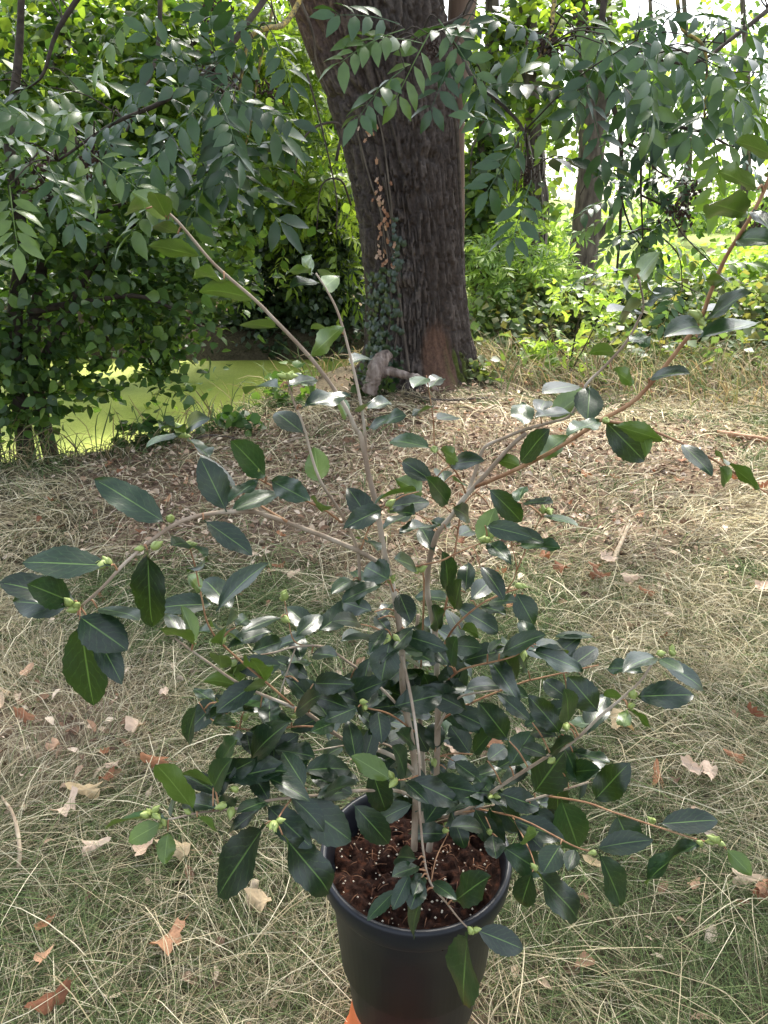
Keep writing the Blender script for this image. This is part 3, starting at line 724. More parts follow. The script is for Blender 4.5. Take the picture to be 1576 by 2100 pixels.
LIME = YG+[(.03, .07, .015), (.045, .09, .02), (.025, .055, .015), (.05, .10, .02)]
M_LIM = mat_leaf_rand('lime_leaf', LIME)
M_YGR = mat_leaf_rand('bright_leaf', YG)
plant('lime_tree', 'bright yellow-green tree rising behind the dark bush across the pond', 'tree', (-3.3, 8.9, 0),
      [([Vector((-3.3, 8.9, -.3)), (130, 450, 8.9), (120, 200, 8.9), (150, -80, 8.9)], .14, .06), ([(125, 300, 8.9), (300, 180, 8.7), (430, 60, 8.5)], .06, .02)],
      [(100, 180, 8.4, 200, 190), (330, 260, 8.2, 180, 150), (300, 60, 8.8, 230, 110), (330, 440, 8.0, 170, 120), (120, 400, 8.0, 170, 100), (480, 380, 8.0, 90, 110), (-100, 250, 8.4, 150, 250), (420, 560, 8.2, 80, 70)],
      11000, .095, LIME, M_FOL, T_OVAL, M_DARKTW, None, .4, .25, 300, M_LIM, [T_OVAL], 1.5)
plant('young_ash_tree', 'sunlit yellow-green feathery tree just left of the big trunk', 'tree', (-1.2, 9.6, .1),
      [([Vector((-1.2, 9.6, -.2)), (600, 450, 9.6), (590, 200, 9.6), (600, -100, 9.6)], .08, .03), ([(592, 300, 9.6), (660, 200, 9.5), (700, 100, 9.4)], .03, .01)],
      [(600, 220, 9.2, 100, 150), (660, 380, 9.0, 70, 110), (540, 330, 9.0, 70, 90), (560, 80, 9.4, 110, 110), (690, 560, 9.2, 40, 60)],
      850, .36, YG, M_FOL, T_ASHL, M_DARKTW, None, .5, .3, 220, M_YGR, [T_ASHL], 1.0, 8)
IVG = [(.028, .05, .025), (.045, .072, .038), (.06, .09, .05), (.03, .06, .02)]
plant('ivy_thicket', 'dense dark grey-green ivy thicket at the far edge of the pond', 'bush', (-1.25, 9.6, .1),
      [([Vector((-1.2, 9.8, -.2)), (600, 560, 9.8), (610, 420, 9.8)], .12, .06), ([Vector((-.6, 9.9, -.2)), (690, 560, 9.9), (680, 420, 9.9)], .10, .05)],
      [(600, 570, 9.4, 120, 130, .5), (690, 520, 9.4, 70, 150, .5), (560, 470, 9.6, 90, 90, .5), (680, 660, 9.3, 70, 60, .4), (600, 705, 9.1, 130, 34, .3), (720, 700, 9.1, 60, 40, .3), (520, 650, 9.3, 60, 60, .4), (640, 420, 9.7, 90, 70, .4)],
      12000, .085, IVG, M_FOLD, T_TINY, M_DARKTW, None, .6, .14, aspect=1.1)
plant('bank_shrub', 'low dark shrub overhanging the far side of the pond behind the bush', 'shrub', (-3.2, 9.7, .1),
      [([Vector((-3.2, 9.7, -.2)), (300, 620, 9.7), (280, 520, 9.8)], .05, .02)],
      [(400, 712, 9.1, 160, 26, .3), (180, 712, 9.2, 160, 28, .3), (330, 660, 9.5, 170, 70, .5), (120, 660, 9.6, 160, 90, .5), (250, 560, 9.9, 260, 90, .5), (-80, 640, 9.6, 120, 110, .5)], 6000, .10, [(.02, .045, .015), (.035, .07, .02), (.05, .09, .03)], M_FOLD, T_OVAL, M_DARKTW, aspect=1.4)
FG = [(.035, .075, .018), (.06, .12, .025), (.10, .17, .035), (.025, .055, .015)]
for lab, x, Y, cl in (('tall full green tree far behind the bright tree at the pond', 100, 15.0, [(60, 160, 15, 260, 260), (0, 420, 15, 200, 160)]),
                      ('round-headed green tree far behind the ivy thicket', 430, 16.0, [(420, 130, 16, 220, 230), (450, 400, 16, 200, 150)]),
                      ('mid green tree far behind the big trunk', 720, 17.0, [(700, 160, 17, 180, 260), (720, 440, 17, 170, 130)])):
    bx = P(x, 500, Y).x
    plant('woodland_tree', lab, 'tree', (bx, Y, float(gz(bx, Y))), [([Vector((bx, Y, float(gz(bx, Y))-.2)), (x, 400, Y), (x+20, 150, Y), (x+10, -100, Y)], .20, .06)], cl, 6500, .19, FG, M_FOL, T_TINY, M_LIMB, 'trees of the far wood', .5, .45)

# right-hand side
VINE = mat_noise('vine_bark', [(.3, (.06, .05, .045)), (.5, (.17, .145, .125)), (.7, (.30, .26, .23))], 12, .9, .2, .9, 40, (1, 1, .15))
r2x = P(1085, 640, 10.5)
t2, _ = plant('vine_hung_tree', 'slim straight tree wrapped in dry grey vine stems', 'tree', (r2x.x, 10.5, float(gz(r2x.x, 10.5))),
      [([Vector((r2x.x, 10.5, -.1)), (1088, 500, 10.5), (1092, 300, 10.5), (1085, 120, 10.5), (1080, -150, 10.5)], .13, .10)],
      [(1090, 60, 10.4, 90, 90), (1060, 430, 10.3, 40, 90), (1130, 250, 10.3, 50, 70)], 900, .13, YG, M_FOL, T_OVAL, M_LIMB, aspect=1.3)
for k in range(26):
    a = random.uniform(0, 6.28); pts = []
    for j in range(7):
        q = P(1087+random.uniform(-4, 4), 640-60*j, 10.5); a += random.uniform(-.5, .5); rr = .15+random.uniform(0, .09)*(1 if j < 5 else .4)
        pts.append(q+Vector((math.cos(a)*rr, math.sin(a)*rr, 0)))
    V, F = tube(pts, random.uniform(.008, .018), 5, 4, .2)
    add('vine', mesh_py('vine', [v-t2.location for v in V], F, VINE), t2, loc=t2.location)
r3x = P(1188, 650, 12.0)
t3, _ = plant('forked_tree', 'dark leaning tree that forks in two against the pale sky', 'tree', (r3x.x, 12.0, float(gz(r3x.x, 12))),
      [([Vector((r3x.x, 12, -.1)), (1196, 520, 12), (1208, 400, 12), (1212, 290, 12), (1190, 170, 12), (1182, 0, 12), (1178, -150, 12)], .24, .11),
       ([(1210, 330, 12), (1226, 260, 12), (1240, 170, 12), (1238, 0, 12), (1250, -150, 12)], .17, .09),
       ([(1200, 510, 12), (1240, 470, 12), (1262, 430, 12), (1275, 380, 12)], .07, .03)],
      [(1200, 40, 12, 130, 90), (1290, 140, 12, 80, 80), (1160, 160, 12, 40, 70)], 600, .15, FG+YG, M_FOL, T_OVAL, M_LIMB, aspect=1.3)
r1x = P(985, 640, 9.9)
plant('ivied_tree', 'thin tree smothered in leaves and bare vines close behind the big trunk', 'tree', (r1x.x, 9.9, float(gz(r1x.x, 9.9))),
      [([Vector((r1x.x, 9.9, -.1)), (985, 450, 9.9), (1000, 250, 9.9), (1010, 50, 9.9), (1005, -150, 9.9)], .12, .07), ([(990, 380, 9.8), (970, 330, 9.6), (958, 420, 9.5)], .02, .006), ([(1000, 260, 9.8), (970, 300, 9.6), (965, 360, 9.5)], .02, .005)],
      [(990, 330, 9.7, 35, 130), (970, 470, 9.6, 40, 80), (990, 560, 9.5, 45, 60), (1020, 130, 9.8, 50, 90)], 2400, .11, YG+FG+IVG, M_FOL, T_OVAL, M_LIMB, aspect=1.3, clump=.16)
plant('elder_bush', 'vivid yellow-green feathery bush in the light right of the big trunk', 'bush', gbase(1045, 690),
      [([(1045, 650, 8.4), (1040, 570, 8.4), (1020, 500, 8.4)], .02, .006), ([(1045, 650, 8.4), (1080, 580, 8.4), (1100, 520, 8.4)], .02, .006), ([(1045, 650, 8.4), (1000, 590, 8.4), (980, 540, 8.4)], .02, .006)],
      [(1040, 560, 8.4, 75, 60), (1000, 610, 8.3, 55, 40), (1100, 600, 8.4, 60, 50), (1060, 500, 8.5, 50, 35)], 420, .27, [(.17, .27, .07), (.24, .34, .09), (.12, .21, .05)], M_FOL, T_ASHL, M_DARKTW, None, .2, .16, per=7)
MP = [(.20, .30, .07), (.27, .36, .09), (.15, .24, .06)]
def tpl_maple(seed):
    V = [(0, .42, 0)]; n = 20
    for k in range(n):
        a = 2*math.pi*k/n; l = max(0, math.cos(2.5*(a-math.pi)))**1.2
        rad = .20+.32*l if abs(a) > .35 else .14
        V.append((math.sin(a)*rad, .42-math.cos(a)*rad, -.25*rad*rad*2+.03*math.sin(seed+k)))
    return np.array(V, float), np.array([(0, k+1, (k+1) % n+1) for k in range(n)])
T_MAP = [tpl_maple(i) for i in range(3)]
plant('maple_sapling', 'slender maple sapling with pale green lobed leaves before the brambles', 'sapling', gbase(1165, 785),
      [([(1165, 785, 6.3), (1178, 700, 6.4), (1195, 620, 6.4), (1200, 560, 6.4)], .009, .003), ([(1168, 770, 6.3), (1215, 680, 6.3), (1240, 620, 6.3)], .007, .002), ([(1172, 740, 6.3), (1120, 690, 6.2), (1100, 660, 6.2)], .005, .002), ([(1190, 650, 6.3), (1160, 610, 6.3)], .004, .002)],
      [(1195, 610, 6.3, 60, 45), (1150, 680, 6.25, 55, 50), (1235, 660, 6.3, 50, 60), (1190, 740, 6.25, 70, 50), (1090, 740, 6.2, 30, 50)], 230, .12, MP, M_FOL, T_MAP[0], M_DARKTW, None, .3, .07, 300, mat_leaf_rand('maple_leaf', MP, .5, .45), T_MAP, 1.0, 12)
BRB = [(.07, .12, .05), (.10, .15, .07), (.14, .19, .08), (.16, .15, .06)]
for lab, bx_, by_, cl, nn_ in (('grey-green bramble mound at the right foot of the big trunk', 1030, 760, [(1040, 740, 7.2, 70, 35), (1030, 690, 7.9, 80, 60), (1090, 650, 8.1, 70, 45)], 3600),
                          ('tangled bramble thicket behind the pale sapling', 1290, 760, [(1290, 745, 7.0, 120, 40), (1280, 690, 7.8, 110, 70), (1200, 650, 8.1, 90, 50), (1340, 640, 8.2, 100, 50)], 4800),
                          ('sprawling bramble bank where the verge meets the bright bushes', 1480, 760, [(1480, 755, 6.8, 140, 45), (1470, 690, 7.6, 130, 70), (1560, 660, 7.8, 100, 80), (1420, 620, 8.3, 90, 50), (1640, 700, 7.6, 90, 80)], 5000)):
    q = gbase(bx_, by_)
    plant('bramble', lab, 'bramble', q, [([Vector(q), (bx_+20, by_-70, 7.9), (bx_+60, by_-110, 8.0)], .008, .003), ([Vector(q), (bx_-25, by_-60, 7.8), (bx_-60, by_-90, 7.8)], .008, .003)], cl, nn_, .085, BRB, M_FOL, T_TINY, M_DARKTW, 'brambles along the verge', .2, .15, aspect=1.2)
LG = [(.22, .34, .06), (.28, .38, .09), (.18, .28, .05), (.30, .40, .14)]
plant('bright_hedge', 'pale sunlit hedge along the meadow at the right', 'hedge', (P(1480, 600, 13).x, 13, .2),
      [([Vector((P(1480, 600, 13).x, 13, .0)), (1485, 590, 13), (1500, 560, 13)], .05, .02)], [(1480, 580, 13, 160, 50), (1350, 570, 13.5, 130, 50), (1620, 560, 13, 120, 70)], 5000, .13, LG, M_FOL, T_TINY, M_DARKTW, aspect=1.1)
for lab, x, Y, cl, nn_ in (('light green tree behind the vine-wrapped tree', 1050, 18.0, [(1030, 330, 18, 100, 170), (1130, 490, 18, 120, 70)], 1700),
                      ('hazy pale tree beyond the meadow, right of the fork', 1330, 26.0, [(1330, 500, 26, 130, 50), (1420, 440, 26, 100, 60)], 2600),
                      ('loose leafy tree standing over the hedge', 1520, 20.0, [(1500, 400, 20, 90, 70), (1580, 480, 20, 110, 60), (1560, 250, 20, 90, 90)], 800),
                      ('thin-crowned tree seen through the hanging twigs', 1400, 22.0, [(1390, 200, 22, 130, 100), (1290, 330, 22, 70, 90), (1480, 80, 22, 120, 90)], 800)):
    bx = P(x, 500, Y).x
    plant('woodland_tree', lab, 'tree', (bx, Y, float(gz(bx, Y))), [([Vector((bx, Y, float(gz(bx, Y))-.2)), (x, 480, Y), (x+15, 250, Y), (x, -60, Y)], .16, .05)], cl, nn_, .21, LG+FG, M_FOL, T_TINY, M_LIMB, 'trees of the far wood', .5, .5)
# weeds of the near bank
for lab, x, y, Y, rx, ry, nn_, pal in (('leafy weed at the water edge before the log', 590, 810, 5.4, 60, 45, 160, [(.06, .12, .03), (.10, .17, .04)]),
                               ('dark leafy weed on the near bank beside the hazel', 300, 890, 4.5, 60, 40, 170, [(.03, .07, .02), (.05, .10, .03)]),
                               ('green nettle tuft growing on the bank below the trunk', 470, 880, 4.7, 70, 40, 170, [(.04, .09, .025), (.07, .13, .035)]),
                               ('small ivy patch creeping at the foot of the dead root', 790, 790, 5.5, 50, 25, 110, [(.03, .06, .02), (.06, .10, .03)]),
                               ('low green weeds at the right root of the big trunk', 985, 770, 5.9, 35, 40, 130, [(.08, .12, .04), (.13, .15, .06)])):
    q = gbase(x, y+30); q = (q[0], Y, float(max(gz(q[0], Y), -.25)))
    plant('bank_weed', lab, 'weed', q, [([Vector(q), (x, y, Y), (x+10, y-ry*.8, Y)], .004, .002), ([Vector(q), (x-20, y, Y), (x-35, y-ry*.5, Y)], .004, .002), ([Vector(q), (x+25, y, Y), (x+40, y-ry*.6, Y)], .004, .002)],
          [(x, y, Y, rx, ry, .15)], nn_, .06, pal, M_FOL, T_OVAL, M_DARKTW, 'weeds on the pond bank', .2, .05, aspect=1.6, per=10)

# ------------------------------------------------------------------ grass
GREEN = np.array([[.11, .16, .055], [.16, .215, .08], [.085, .13, .05], [.20, .245, .10]])
STRAW = np.array([[.47, .40, .25], [.58, .51, .34], [.70, .63, .45], [.34, .28, .17]])
def blades(n, x0, x1, y0, y1, L0, L1, wd, elev, green_bias, flat, seed, segs=4, dens=None, pal=None, tone=(.45, 1.15)):
    r = np.random.default_rng(seed)
    x = r.uniform(x0, x1, n); y = r.uniform(y0, y1, n)
    # tufts
    k = r.random(n) < .6; nc = n//22+1; ci = r.integers(0, nc, n)
    cxs = r.uniform(x0, x1, nc); cys = r.uniform(y0, y1, nc)
    x = np.where(k, cxs[ci]+r.normal(0, .028, n), x); y = np.where(k, cys[ci]+r.normal(0, .028, n), y)
    keep = (y < shore(x)+.05) & (np.hypot(x-.047, y-.858) > .15) & (np.hypot(x-.33, (y-6.1)) > .55)
    dd = np.hypot(x, y+.3)
    keep &= r.random(n) < np.clip(2.2/np.maximum(dd, .3), .12, 1.0)
    keep &= np.abs(x) < .66*y+.9
    if dens is not None: keep &= r.random(n) < dens(x, y)
    x, y, k, ci = x[keep], y[keep], k[keep], ci[keep]; n = len(x); dd = np.hypot(x, y)
    z = gz(x, y)
    flow = 2*math.pi*2.2*fbm(x*.55, y*.55, 0, 31, 2)
    az = np.where(k, flow+r.normal(0, .75, n), r.uniform(0, 2*math.pi, n))
    L = r.uniform(L0, L1, n); el = np.radians(r.uniform(*elev, n))
    g = fbm(x*1.1, y*1.1, 0, 77, 3)
    pg = np.clip(sstep(.38, .58, g)*.85+green_bias+.25*np.exp(-((x-.85)**2+(y-1.3)**2)/.5)+.30*np.exp(-((x+.55)**2+(y-1.0)**2)/.20)+.15*sstep(2.0, 1.2, y), 0, .92)
    pg = pg*(1-.6*litter_amt(x, y))
    tuft = hash3(ci, ci*0+seed, ci*0, 5)
    isg = np.where(k, tuft, r.random(n)) < pg
    c = np.where(isg[:, None], GREEN[r.integers(0, 4, n)], STRAW[r.integers(0, 4, n)])*(r.uniform(tone[0], tone[1], (n, 1)))
    if pal is not None: c = pal[r.integers(0, len(pal), n)]*(r.uniform(.75, 1.2, (n, 1)))
    W = wd*r.uniform(.6, 1.3, n)*np.clip(dd/2.0, .75, 2.4)
    t = np.linspace(0, 1, segs+1)
    dirx, diry = np.cos(az), np.sin(az)
    bend = r.uniform(.5, 1.5, n)*flat
    turn = r.normal(0, .7, n)
    px_ = np.zeros((n, segs+1)); py_ = np.zeros((n, segs+1)); pz_ = np.zeros((n, segs+1))
    e = el.copy(); a = az.copy()
    for j in range(segs):
        px_[:, j+1] = px_[:, j]+np.cos(e)*np.cos(a)*L/segs; py_[:, j+1] = py_[:, j]+np.cos(e)*np.sin(a)*L/segs
        pz_[:, j+1] = pz_[:, j]+np.sin(e)*L/segs
        e = e-bend/segs*1.6; a = a+turn/segs
    minh = r.uniform(.001, .02, n)[:, None]
    pz_ = np.maximum(pz_, minh*np.minimum(1, t[None]*3))
    X = x[:, None]+px_; Y = y[:, None]+py_; Zz = z[:, None]+pz_
    # width across the blade, lying partly toward the sky
    ang = r.uniform(-.9, .9, n)
    sxv = -np.sin(a)*np.cos(ang); syv = np.cos(a)*np.cos(ang); szv = np.sin(ang)
    prof = np.array([.9, 1, .9, .62, .12]) if segs == 4 else np.linspace(1, .15, segs+1)
    hw = W[:, None]*prof[None]*.5
    Lv = np.stack([X-sxv[:, None]*hw, Y-syv[:, None]*hw, Zz-szv[:, None]*hw], -1); Rv = np.stack([X+sxv[:, None]*hw, Y+syv[:, None]*hw, Zz+szv[:, None]*hw], -1)
    V = np.stack([Lv, Rv], 2).reshape(n, -1, 3)
    q = np.array([[2*j, 2*j+1, 2*j+3, 2*j+2] for j in range(segs)])
    F = q[None]+(np.arange(n)*(2*segs+2))[:, None, None]
    return V.reshape(-1, 3), F.reshape(-1, 4), np.repeat(c, 2*segs+2, axis=0)
def grass_obj(name, label, *a, **k):
    V, F, C = blades(*a, **k)
    o = stuff(add(name, mesh_np(name, V, F, M_GRASS, C))); return tag(o, label, 'grass')
thin = lambda x, y: 1-.72*litter_amt(x, y)
grass_obj('grass', 'mown-down mix of dry straw and green grass around the pot', 210000, -4.6, 4.6, .25, 5.6, .05, .17, .0023, (12, 70), .22, 1.0, 1, dens=thin, segs=3)
grass_obj('near_grass', 'dense matted dry and green grass close round the pot', 120000, -1.7, 1.9, .25, 2.7, .05, .16, .0021, (10, 60), .28, 1.0, 8, dens=lambda x, y: 1-.8*litter_amt(x, y), segs=3)
grass_obj('straw', 'long pale dead grass stems lying flat across the clearing', 56000, -4.4, 4.4, .25, 5.4, .14, .36, .0023, (2, 38), -.30, .75, 2, tone=(.75, 1.3), dens=lambda x, y: 1-.6*litter_amt(x, y))
grass_obj('green_tuft_grass', 'fine fresh green grass tufts among the straw', 46000, -4.4, 4.4, .25, 5.2, .06, .17, .0017, (15, 75), .9, 1.1, 3, dens=lambda x, y: sstep(.47, .6, fbm(x*1.1, y*1.1, 0, 77, 3)))
DW = np.array([[.34, .27, .15], [.26, .19, .10], [.20, .19, .08], [.40, .34, .2], [.13, .17, .06], [.17, .12, .07], [.10, .14, .05]])
grass_obj('verge_grass', 'tall tawny dry grass and weeds along the verge before the brambles', 60000, .75, 6.5, 4.9, 9.5, .10, .42, .0042, (25, 85), 0, .7, 4, pal=DW, dens=lambda x, y: sstep(5.1, 6.3, y+.35*(fbm(x*1.5, y*1.5, 0, 4)-.5)*4))
grass_obj('bank_grass', 'ragged dry grass fringing the pond bank', 26000, -3.6, 1.2, 3.6, 6.8, .12, .42, .0035, (40, 85), 0, .8, 6, pal=np.array([[.10, .14, .05], [.30, .24, .13], [.22, .17, .10], [.07, .11, .04]]), dens=lambda x, y: sstep(-.55, -.1, y-shore(x)))

# ------------------------------------------------------------------ leaf litter (too small to pick apart)
def litter(n, x0, x1, y0, y1, s0, s1, dens, seed):
    r = np.random.default_rng(seed); x = r.uniform(x0, x1, n); y = r.uniform(y0, y1, n)
    k = (r.random(n) < dens(x, y)) & (y < shore(x)) & (np.hypot(x-.047, y-.858) > .16) & (np.abs(x) < .66*y+.9)
    x, y = x[k], y[k]; n = len(x)
    pos = np.stack([x, y, gz(x, y)+r.uniform(.004, .03, n)], 1)
    yd = r.normal(size=(n, 3)); yd[:, 2] *= .35; nr = r.normal(size=(n, 3))*.55; nr[:, 2] += 1
    pal = np.array([[.22, .13, .08], [.36, .25, .17], [.50, .38, .27], [.62, .50, .38], [.12, .075, .05]])
    s = r.uniform(s0, s1, n)
    return scatter(tpl_simple((0, .35, .7, 1), (.1, .33, .28, .03), .5, .35), pos, yd, nr, s*r.uniform(.5, 1.1, n), s, pal[r.integers(0, 5, n)]*r.uniform(.7, 1.2, (n, 1)))
V, F, C = litter(36000, -3.8, 3.8, .5, 6.2, .012, .045, lambda x, y: .08+.9*litter_amt(x, y), 5)
o = stuff(add('leaf_litter', mesh_np('leaf_litter', V, F, M_LITTER, C))); tag(o, 'crumbled brown leaf litter and chips scattered over the bare ground', 'leaf litter')
V, F, C = blades(9000, -3.2, 3.2, 2.2, 6.0, .06, .22, .005, (0, 14), 0, .2, 12, pal=np.array([[.20, .13, .09], [.33, .25, .18], [.42, .34, .26], [.12, .08, .06]]), dens=lambda x, y: litter_amt(x, y))
o = stuff(add('twig_litter', mesh_np('twig_litter', V, F, M_LITTER, C))); tag(o, 'fine broken twigs strewn below the big tree', 'twigs')

# ------------------------------------------------------------------ fallen leaves, one by one
def dry_leaf(kind, seed, mat):
    r = random.Random(seed); n = 22; V = [(0, 0, 0)]; F = []
    curlx, curly = r.uniform(.8, 2.4)*r.choice((-1, 1)), r.uniform(.4, 1.6)
    def outl(a):
        if kind == 0: return .5*(.42+.55*max(0, math.cos(2.5*a))**.9+.16*r.random())
        if kind == 1: return .5*(.62+.36*abs(math.cos(a))+.03*r.random())
        return .5*(.46+.42*abs(math.cos(a))+.12*math.cos(7*a)+.16*r.random())
    rr = [outl(2*math.pi*k/n-math.pi) for k in range(n)]
    for ring in (.4, .75, 1):
        for k in range(n):
            a = 2*math.pi*k/n-math.pi; q = rr[k]*ring; x, y = q*math.sin(a)*.85, q*math.cos(a)
            z = curlx*x*x*1.5+curly*y*y*.9+.5*x*y*r.uniform(.6, 1)+.05*math.sin(6*a+seed)*ring+.035*r.random()*ring
            V.append((x, y, z))
    for k in range(n):
        F.append((0, 1+k, 1+(k+1) % n))
        for g in (0, 1):
            a = 1+g*n+k; b = 1+g*n+(k+1) % n; F.append((a, a+n, b+n, b))
    # stalk
    b = len(V); V += [(-.01, -.3, .01), (.01, -.3, .01), (.008, -.75, .12), (-.008, -.75, .12)]; F.append((b, b+1, b+2, b+3))
    return mesh_py('fallen_leaf', V, F, mat)
LOOK = [('tan brown', [dry_leaf((0, 2)[i % 2], i, M_DRY) for i in range(8)]),
        ('orange-brown', [dry_leaf((0, 2)[i % 2], 20+i, M_DRYO) for i in range(4)]),
        ('pale bleached', [dry_leaf((0, 2)[i % 2], 40+i, M_DRYP) for i in range(6)])]
def landmark(x, y):
    if math.hypot(x-.05, y-.86) < .62: return 'close beside the black pot'
    if math.hypot(x-.33, y-6.1) < 1.5: return 'at the foot of the big trunk'
    if y > float(shore(x))-.8: return 'on the bank by the pond'
    if y > 3.9 and x > .9: return 'in front of the tawny verge'
    if math.hypot(x+.62, y-1.3) < .45: return 'under the low branch with the bud cluster'
    if math.hypot(x-1.0, y-1.5) < .6: return 'past the drooping buds beside the pot'
    if math.hypot(x-.9, y-2.6) < .6: return 'near the pale standing stick'
    if y > 3.0: return 'on the bare ground leading to the trunk'
    return 'out in the straw of the clearing'
def fall(x, y, s, kind=None, lift=.03, nr=None):
    s *= .68
    kind = kind if kind is not None else random.choice((0, 0, 0, 1, 2, 2))
    col, ms = LOOK[kind]; mi = random.randrange(len(ms))
    size = 'large' if s > .064 else 'small' if s < .041 else 'middling'
    lab = '%s %s %s fallen leaf %s' % (size, col, ('lobed', 'ragged')[mi % 2], landmark(x, y))
    p = Vector((x, y, float(gz(x, y))+lift*.75)); a = random.uniform(0, 6.28)
    nr = nr or Vector((random.gauss(0, .35), random.gauss(-.25, .35), 1))
    o = add('fallen_leaf', ms[mi], None, mat4=basis(p, Vector((math.cos(a), math.sin(a), random.gauss(0, .2))), nr, s*random.uniform(.6, 1.1), s))
    tag(o, lab, 'leaf', '%s fallen leaves %s' % (col, landmark(x, y)))
for px, py, s, kd in ((285, 1520, .085, 2), (120, 1562, .07, 0), (322, 1590, .10, 1), (240, 1600, .05, 2), (185, 1655, .11, 2), (145, 1690, .10, 2), (225, 1625, .07, 0), (310, 1765, .10, 2), (372, 1775, .10, 2), (540, 1885, .085, 2),
                      (350, 1960, .11, 0), (118, 2080, .10, 0), (200, 1770, .08, 2), (100, 2000, .06, 0), (1272, 1512, .11, 2), (1345, 1618, .10, 1), (1412, 1600, .08, 2), (1450, 1612, .09, 2), (1502, 1575, .07, 1), (1520, 1832, .08, 2), (1560, 1850, .07, 0),
                      (1540, 1492, .07, 0), (1560, 1230, .09, 2), (1118, 1165, .11, 0), (1150, 1190, .12, 0), (1240, 1170, .10, 2), (1228, 1205, .10, 0), (1290, 1212, .08, 2), (1322, 1240, .08, 1), (1050, 1258, .10, 1), (1120, 1130, .08, 2),
                      (1200, 992, .09, 1), (1390, 1000, .08, 0), (1500, 1000, .09, 1), (1560, 1020, .09, 1), (110, 1045, .07, 0), (60, 1500, .09, 0), (10, 1470, .08, 2), (80, 1080, .08, 0), (600, 1190, .08, 2), (575, 1175, .07, 0), (860, 1090, .12, 2), (930, 1560, .12, 2), (1000, 1560, .10, 0), (340, 1445, .07, 2), (60, 1400, .07, 0), (400, 1000, .08, 2), (360, 990, .06, 0)):
    q = ground_hit(px, py); fall(q.x, q.y, s*1.15, kd, .06, Vector((random.gauss(0, .25), random.uniform(-.8, -.1), 1)))
nfl = 0
while nfl < 165:
    x, y = random.uniform(-2.8, 2.8), random.uniform(.9, 5.8)
    if y > float(shore(x))-.1 or abs(x) > .6*y+.3 or math.hypot(x-.05, y-.86) < .25 or math.hypot(x-.33, y-6.1) < .6: continue
    if random.random() > .25+.75*float(litter_amt(x, y)): continue
    fall(x, y, random.uniform(.04, .085), None, random.uniform(.025, .055)); nfl += 1

# sticks
def stick(lab, pts, r0, r1, mat=M_STICK):
    q = [ground_hit(a, b, z) for a, b, z in pts]; q = [Vector((p.x, p.y, p.z+float(gz(p.x, p.y)))) for p in q]
    base = q[0].copy(); V, F = tube([p-base for p in q], [r0+(r1-r0)*i/(len(q)-1) for i in range(len(q))], 7, 4, .3)
    tag(add('fallen_stick', mesh_py('fallen_stick', V, F, mat), None, loc=base), lab, 'stick')
stick('pale bare stick standing out of the straw by the curled leaves', [(1252, 1165, .02), (1270, 1125, .04), (1288, 1085, .05), (1292, 1078, .06)], .010, .007)
stick('short pale rolled twig in the green grass below the pot branches', [(508, 1860, .02), (516, 1835, .03), (526, 1805, .05)], .011, .008)
stick('long orange-brown fallen branch on the ground at the verge', [(1470, 890, .03), (1530, 897, .03), (1600, 905, .04), (1700, 925, .03)], .022, .012, M_TWIG)
stick('thin bent stick among the twigs below the trunk', [(940, 835, .01), (985, 850, .05), (1020, 840, .04), (1045, 875, .02)], .010, .005)
stick('straight grey stick lying under the tree toward the verge', [(830, 820, .02), (900, 832, .03), (1000, 826, .03)], .012, .008, M_LIMB)
stick('arched white stem at the left edge of the clearing', [(40, 1790, .02), (42, 1740, .05), (30, 1680, .06), (5, 1640, .03)], .005, .003)
stick('grey curved twig on the bank above the bare ground', [(400, 895, .02), (430, 888, .05), (470, 892, .04), (510, 905, .02)], .008, .004, M_LIMB)

# ------------------------------------------------------------------ pots
PX, PY, RIMZ = .047, .858, .464
RP = .143
pot = thing('plant_pot', 'black plastic plant pot holding the glossy shrub', 'pot', (PX, PY, .16))
prof = [(0, 0), (.095, 0), (.100, .004), (.122, .252), (.127, .256), (.130, .262), (.1365, .264), (.1395, .270), (RP-.001, .298), (RP-.003, .303), (RP-.008, .304), (RP-.011, .301), (RP-.013, .292), (RP-.016, .27), (RP-.028, .10), (0, .098)]
V, F = lathe(prof[:7], 72)
add('pot_wall', mesh_py('pot_wall', V, F, M_POT), pot, loc=pot.location)
V, F = lathe(prof[6:], 72)
add('rim', mesh_py('rim', V, F, M_POT), pot, loc=pot.location)
ns, na_ = 34, 96; rs = np.linspace(.001, RP-.0165, ns); as_ = np.linspace(0, 2*math.pi, na_, endpoint=False)
RS, AS = np.meshgrid(rs, as_); sx_, sy_ = RS*np.cos(AS), RS*np.sin(AS)
sz_ = .262+.030*(fbm(sx_*22, sy_*22, 0, 88, 3)-.5)+.022*(noise(sx_*120, sy_*120, 0, 89)-.5)
Vs = np.stack([sx_, sy_, sz_], -1).reshape(-1, 3); ii = np.arange(na_)[:, None]; jj = np.arange(ns-1)[None]
Fs = np.stack([ii*ns+jj, ii*ns+jj+1, ((ii+1) % na_)*ns+jj+1, ((ii+1) % na_)*ns+jj], -1).reshape(-1, 4)[:, ::-1]
soil = add('soil', mesh_np('soil', Vs, Fs, M_SOIL), pot, loc=pot.location)
def soil_z(x, y): return .262+.030*(fbm(x*22, y*22, 0, 88, 3)-.5)
nb = 170; a = rng.uniform(0, 6.28, nb); r_ = np.sqrt(rng.random(nb))*(RP-.02); bx_, by_ = r_*np.cos(a), r_*np.sin(a)
V, F = [], []
